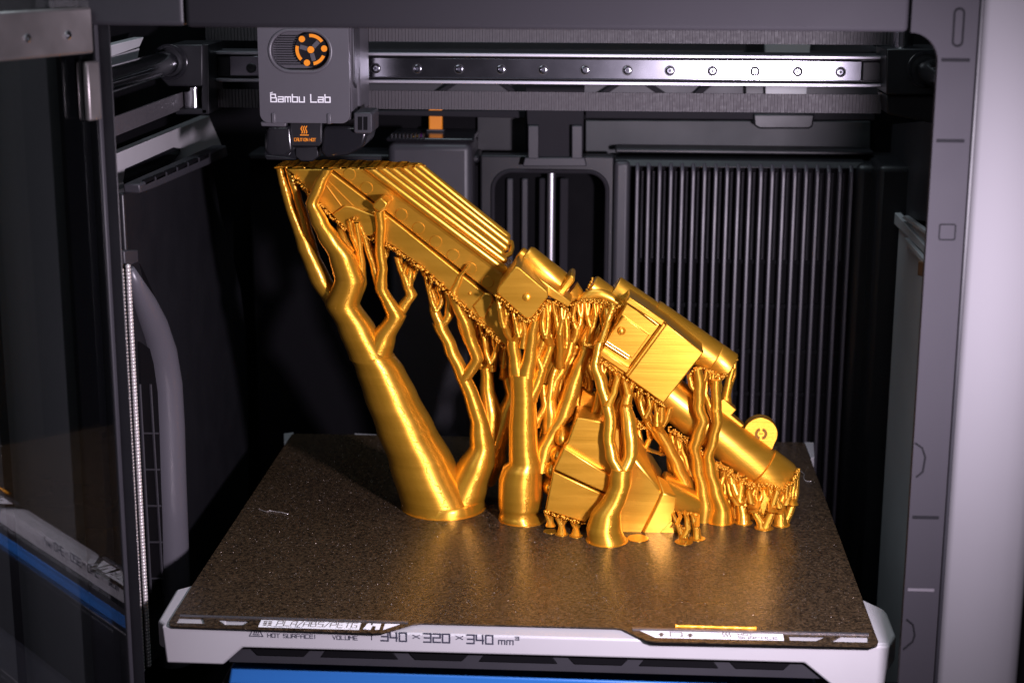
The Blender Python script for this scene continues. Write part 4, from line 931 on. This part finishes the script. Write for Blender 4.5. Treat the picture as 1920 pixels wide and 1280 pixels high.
support([
 [(1012, 880, 24, 168), (1020, 842, 20), (1034, 812, 17), (1056, 778, 18), (1070, 736, 17), (1084, 692, 14), (1099, 656, 11), (1094, 642, 9), (1106, 612, 8), (1114, 586, 7), (1116, 568, 6, 176)],
 [(1030, 815, 14, 170), (1032, 775, 16), (1030, 748, 14), (1040, 714, 11), (1054, 690, 10), (1066, 660, 9), (1074, 632, 8), (1082, 600, 6), (1076, 570, 5, 178)],
 [(1080, 610, 6, 176), (1092, 590, 5), (1094, 570, 5, 178)], [(1108, 612, 6, 174), (1098, 588, 5), (1100, 568, 5, 176)],
 [(1094, 660, 8, 172), (1112, 632, 7), (1128, 604, 6), (1132, 576, 5, 176)], [(1030, 748, 9, 170), (1036, 706, 7), (1044, 680, 6), (1052, 655, 6), (1058, 632, 5, 178)],
 [(1000, 800, 12, 168), (1022, 760, 7), (1018, 720, 6, 172)],
])
# tall front column
support([
 [(1138, 1012, 36, 134), (1132, 990, 33), (1136, 962, 28), (1154, 932, 22), (1164, 905, 20), (1165, 878, 19, 138)],
 [(1162, 884, 15, 138), (1148, 855, 13), (1142, 825, 12), (1144, 780, 12), (1136, 748, 12), (1127, 718, 11), (1116, 682, 8), (1122, 650, 7), (1134, 620, 6), (1142, 595, 5), (1150, 572, 5, 160)],
 [(1128, 640, 6, 148), (1140, 606, 5), (1138, 578, 5, 164)],
 [(1168, 884, 15, 139), (1183, 852, 14), (1182, 820, 15), (1178, 788, 15), (1174, 760, 10), (1178, 735, 8), (1186, 716, 6), (1190, 706, 5, 158)],
 [(1178, 738, 6, 148), (1172, 716, 5), (1168, 702, 4, 158)], [(1140, 760, 8, 142), (1152, 735, 6), (1158, 706, 5), (1150, 690, 4, 158)],
], [(1138, 1012, 40, 134)])
support([
 [(1296, 968, 20, 176), (1284, 905, 16), (1270, 872, 14), (1255, 840, 13), (1240, 814, 12), (1233, 802, 11), (1240, 782, 8), (1241, 762, 6, 164)],
 [(1236, 812, 9, 170), (1222, 790, 8), (1212, 764, 6), (1205, 742, 5, 164)], [(1236, 806, 8, 168), (1250, 784, 6), (1256, 764, 5, 166)],
 [(1216, 775, 5, 168), (1222, 760, 5), (1226, 752, 4, 164)], [(1250, 838, 10, 172), (1230, 815, 7), (1212, 790, 5), (1200, 766, 5), (1190, 735, 4, 166)],
])
support([
 [(1318, 985, 22, 172), (1322, 950, 20), (1318, 915, 14), (1310, 882, 12), (1307, 858, 10), (1302, 838, 11), (1310, 812, 11), (1318, 788, 11), (1310, 762, 10), (1312, 722, 9), (1308, 690, 8, 160)],
 [(1352, 978, 24, 170), (1354, 955, 19), (1342, 918, 14), (1332, 882, 12), (1328, 856, 10), (1336, 830, 9), (1345, 792, 9), (1343, 742, 9), (1342, 712, 8, 164)],
 [(1345, 800, 7, 166), (1332, 760, 7), (1322, 736, 6), (1326, 708, 5, 176)], [(1310, 740, 6, 162), (1296, 722, 5), (1292, 702, 4, 166)],
 [(1362, 762, 9, 190), (1362, 742, 9), (1366, 716, 7), (1374, 690, 5, 190)], [(1366, 730, 6, 190), (1376, 700, 4), (1378, 676, 3, 192)],
 [(1300, 900, 10, 178), (1286, 862, 7), (1278, 840, 6), (1272, 818, 5, 178)], [(1290, 878, 8, 178), (1262, 832, 5), (1258, 806, 5, 180)],
 [(1335, 930, 20, 178), (1338, 960, 22), (1336, 985, 24, 176)],
], [(1350, 980, 28, 170), (1318, 982, 26, 174)])
support([[(1394, 982, 13, 168), (1394, 962, 11), (1386, 934, 10), (1376, 908, 8), (1362, 884, 6, 176)], [(1386, 935, 8, 170), (1390, 910, 6), (1384, 892, 5, 178)], [(1392, 955, 8, 170), (1404, 925, 7), (1404, 900, 5, 178)], [(1372, 905, 6, 173), (1370, 884, 4), (1352, 870, 4, 178)]], [(1394, 982, 17, 168)])
support([[(1432, 994, 14, 160), (1428, 980, 10), (1414, 955, 7), (1408, 935, 6), (1418, 908, 5, 176)], [(1434, 988, 9, 160), (1446, 962, 7), (1452, 940, 6), (1442, 912, 5, 176)], [(1410, 942, 6, 163), (1404, 920, 5), (1412, 904, 4, 178)], [(1450, 945, 5, 164), (1458, 920, 5), (1450, 905, 4, 176)], [(1430, 985, 6, 160), (1428, 972, 5, 166)], [(1437, 985, 6, 160), (1440, 970, 4, 168)]], [(1432, 995, 18, 160)])
support([[(1464, 988, 13, 166), (1463, 965, 11), (1461, 948, 10), (1470, 925, 7), (1466, 905, 5, 178)], [(1462, 950, 8, 167), (1452, 925, 6), (1456, 912, 4, 178)], [(1470, 980, 9, 170), (1484, 950, 8), (1490, 925, 7), (1494, 895, 5), (1496, 878, 4, 186)], [(1474, 945, 6, 170), (1482, 920, 5), (1480, 905, 4, 182)], [(1486, 940, 6, 174), (1480, 915, 4, 184)]], [(1464, 989, 17, 166)])
# short props below the grip and the trigger block
for i, (x, y, Yb, tops) in enumerate(((1032, 985, 146, ((1024, 962), (1034, 964))), (1053, 993, 142, ((1042, 966), (1050, 968), (1062, 972))), (1080, 998, 140, ((1070, 974), (1080, 976), (1090, 980))))):
    support([[(x, y, 9, Yb), (x, y-8, 5), (tx, ty_, 3, 152)] for tx, ty_ in tops], [(x, y, 13, Yb)], 'short_support')
support([[(1196, 1018, 14, 138), (1194, 1010, 8), (tx, 1002, 4, 150)] for tx in (1184, 1194, 1206)], [(1196, 1018, 20, 138)], 'short_support')
support([[(1282, 1022, 10, 134), (1282, 1006, 7), (1274, 990, 5), (1266, 972, 4), (1260, 958, 3, 152)], [(1282, 1006, 6, 134), (1290, 990, 5), (1288, 970, 4), (1284, 958, 3, 152)], [(1270, 982, 3, 138), (1276, 968, 3), (1272, 958, 3, 152)]], [(1282, 1022, 17, 134)], 'short_support')
support([[(1307, 1012, 8, 140), (1306, 992, 6), (1302, 975, 5), (1298, 962, 3, 152)], [(1306, 985, 5, 142), (1308, 964, 3, 154)]], [(1307, 1013, 15, 140)], 'short_support')

def twigs(line, n, Yt, roots, r0=3.2, seedn=0, drop=(16, 20)):
    rnd = random.Random(seedn); brs = []
    seg = [math.hypot(b[0]-a[0], b[1]-a[1]) for a, b in zip(line, line[1:])]; tot = sum(seg)
    def at(t):
        d = t*tot
        for (a, b), l in zip(zip(line, line[1:]), seg):
            if d <= l: return (a[0]+(b[0]-a[0])*d/l, a[1]+(b[1]-a[1])*d/l)
            d -= l
        return line[-1]
    nodes = [(*at((i+0.5+rnd.uniform(-.25, .25))/n), Yt+rnd.uniform(0, 8)) for i in range(n)]
    r = r0
    for lv in range(2):
        nxt = []
        i = 0
        while i < len(nodes):
            g = nodes[i:i+2]; i += 2
            mx_ = sum(k[0] for k in g)/len(g)+rnd.uniform(-2, 2); my = max(k[1] for k in g)+drop[lv]*rnd.uniform(.8, 1.2); mY = sum(k[2] for k in g)/len(g)-1
            for k in g: brs.append([(mx_, my+4, r+1.2, mY), ((mx_+k[0]*2)/3+rnd.uniform(-1, 1), my-(my-k[1])*0.42, r+0.4), (k[0], k[1], r, k[2])])
            nxt.append((mx_, my, mY))
        nodes = nxt; r += 1.6
    for k in nodes:
        rt = min(roots, key=lambda q: abs(q[0]-k[0])+0.3*abs(q[1]-k[1]))
        if rt[1] > k[1]+6: brs.append([(rt[0], rt[1], r+2.5, rt[2]), ((rt[0]+2*k[0])/3+rnd.uniform(-2, 2), k[1]+(rt[1]-k[1])*0.45, r+1), (k[0], k[1]-2, r, k[2])])
    support(brs, None, 'twig_support')
twigs([(642, 425), (690, 445), (735, 463)], 8, 176, [(668, 545, 176), (716, 545, 174), (770, 556, 178)], 3.0, 1)
twigs([(735, 463), (790, 502), (842, 548)], 8, 178, [(771, 556, 178), (815, 585, 182), (843, 585, 182)], 3.0, 2)
twigs([(850, 555), (905, 608), (950, 652)], 9, 180, [(880, 645, 180), (908, 690, 192), (945, 710, 194)], 3.0, 3)
twigs([(930, 552), (984, 600)], 8, 150, [(962, 640, 162), (985, 680, 163)], 2.8, 4, (14, 18))
twigs([(986, 600), (1030, 562), (1062, 582)], 12, 154, [(998, 650, 160), (1012, 690, 164), (1034, 650, 166), (1050, 690, 172)], 3.0, 5, (20, 30))
twigs([(1068, 574), (1100, 566), (1130, 568), (1164, 578)], 14, 168, [(1074, 640, 172), (1104, 650, 172), (1130, 640, 170), (1120, 680, 150)], 3.0, 6, (20, 30))
twigs([(1062, 590), (1110, 640), (1130, 660)], 8, 176, [(1066, 680, 176), (1090, 700, 174), (1040, 740, 172)], 3.2, 16, (20, 30))
twigs([(1124, 674), (1175, 712), (1242, 760)], 14, 158, [(1140, 760, 144), (1178, 760, 144), (1212, 790, 168), (1240, 810, 168)], 2.8, 7, (14, 20))
twigs([(1255, 804), (1300, 834)], 7, 176, [(1268, 870, 178), (1300, 890, 176)], 3.0, 8)
twigs([(1292, 704), (1322, 694), (1352, 708)], 7, 168, [(1312, 760, 162), (1343, 770, 164)], 3.0, 9, (14, 20))
twigs([(1336, 866), (1380, 890), (1412, 910)], 13, 172, [(1345, 930, 168), (1386, 945, 168), (1410, 950, 164)], 3.0, 10, (16, 18))
twigs([(1340, 880), (1412, 920)], 8, 180, [(1356, 960, 172), (1392, 968, 168)], 3.4, 11, (20, 18))
twigs([(1412, 912), (1440, 910), (1468, 918), (1494, 892)], 16, 172, [(1412, 958, 162), (1450, 958, 162), (1462, 960, 166), (1488, 945, 170)], 2.8, 12, (12, 16))
twigs([(1060, 700), (1120, 735)], 6, 180, [(1060, 790, 172), (1130, 800, 160)], 3.6, 13, (26, 26))
twigs([(1190, 782), (1250, 815)], 6, 176, [(1240, 850, 174), (1262, 880, 176)], 3.0, 14)
support([[(1006+4*i, 868-6*i, 9, 174+2*i), (1022+8*i, 810-8*i, 9), (1030+9*i, 760-6*i, 8), (1024+13*i, 715-4*i, 8), (1040+11*i, 670-2*i, 7), (1030+16*i, 630, 6), (1038+15*i, 590-3*i, 5, 178)] for i in range(5)])
support([[(1100-6*i, 760, 8, 180), (1106-7*i, 715, 7), (1096-4*i, 680, 7), (1110-9*i, 640, 6), (1102-6*i, 600, 5), (1112-8*i, 566, 4, 184)] for i in range(6)])
support([[(1120+14*i, 830-4*i, 9, 166), (1112+14*i, 790, 8), (1120+13*i, 755, 7), (1128+14*i, 715+6*i, 5, 168)] for i in range(5)])
support([[(1268+9*i, 930, 9, 182), (1262+10*i, 890, 8), (1256+12*i, 860, 7), (1262+12*i, 832+3*i, 5, 182)] for i in range(5)])
support([[(1358+11*i, 968, 8, 176), (1354+12*i, 940, 7), (1360+11*i, 915, 6), (1352+12*i, 885+4*i, 4, 180)] for i in range(6)])
twigs([(986, 596), (1030, 560), (1068, 586)], 14, 164, [(1006, 670, 164), (1024, 690, 168), (1050, 680, 172)], 3.4, 25, (28, 34))
twigs([(1068, 572), (1110, 564), (1160, 576)], 14, 176, [(1080, 650, 178), (1110, 660, 176), (1125, 650, 170)], 3.4, 26, (26, 34))
twigs([(880, 590), (950, 655)], 10, 188, [(905, 690, 192), (940, 700, 194)], 3.6, 27, (22, 30))
# ------------------------------------------------------------------ rough support interface crust
def crust(lines, seedn=1):
    rnd = random.Random(seedn); mb = MB()
    for pts, Y0, Y1, w, dens in lines:
        for (x0, y0), (x1, y1) in zip(pts, pts[1:]):
            L_ = math.hypot(x1-x0, y1-y0); n = int(L_*dens)
            for _ in range(n):
                t = rnd.random(); Y = Y0+(Y1-Y0)*rnd.random()**1.6
                q_ = ony(x0+(x1-x0)*t+rnd.uniform(-w, w)*0.5, y0+(y1-y0)*t+rnd.uniform(-w*0.3, w), Y)
                mb.ball(q_, rnd.uniform(0.5, 1.0), 1, (rnd.uniform(.8, 1.4), rnd.uniform(.8, 1.3), rnd.uniform(.55, .9)))
    return stuff(obj('support_crust', mb, GOLD, pb, sharp=80))
crust([([(548, 328), (575, 358), (610, 394), (642, 425)], 166, 176, 5, 1.2), ([(642, 425), (690, 445), (735, 463), (790, 502), (842, 548), (905, 608), (950, 652)], 167, 180, 5, 1.3), ([(655, 410), (670, 408)], 164, 168, 4, 1.0), ([(700, 398), (722, 392)], 159, 168, 3, 1.0)], 1)
crust([([(929, 550), (984, 600)], 142, 160, 4, 1.4), ([(984, 600), (1000, 598), (1030, 562)], 143, 165, 5, 1.8), ([(1012, 566), (1055, 566), (1068, 590)], 155, 175, 7, 2.0), ([(968, 482), (985, 500), (1000, 512)], 168, 176, 7, 1.8)], 2)
crust([([(1068, 570), (1100, 562), (1130, 564), (1160, 574), (1172, 568)], 166, 182, 5, 1.8), ([(1060, 598), (1085, 605)], 168, 176, 4, 1.5), ([(1095, 642), (1110, 648)], 160, 166, 4, 1.6), ([(1112, 520), (1100, 545)], 180, 186, 2, 1.0)], 3)
crust([([(1122, 671), (1175, 710), (1244, 759)], 152, 172, 4, 1.4), ([(1292, 700), (1310, 690)], 158, 170, 4, 1.4), ([(1320, 690), (1352, 706), (1362, 700)], 172, 186, 6, 1.8), ([(1354, 704), (1381, 672)], 184, 194, 2, 1.2)], 4)
crust([([(1255, 800), (1300, 832), (1316, 842)], 172, 182, 8, 2.2), ([(1318, 850), (1326, 838)], 168, 174, 6, 2.0), ([(1338, 864), (1380, 888), (1412, 908)], 170, 184, 10, 2.6), ([(1412, 908), (1440, 906), (1468, 916), (1492, 894), (1498, 876)], 170, 190, 5, 2.2), ([(1424, 955), (1434, 972), (1446, 956)], 172, 178, 4, 1.6)], 5)
crust([([(1022, 958), (1060, 970), (1098, 981)], 148, 160, 3, 1.5), ([(1170, 1003), (1230, 1011)], 148, 158, 3, 1.2), ([(1256, 957), (1310, 964)], 152, 164, 2.5, 1.4), ([(1190, 782), (1212, 806)], 164, 172, 4, 1.3)], 6)
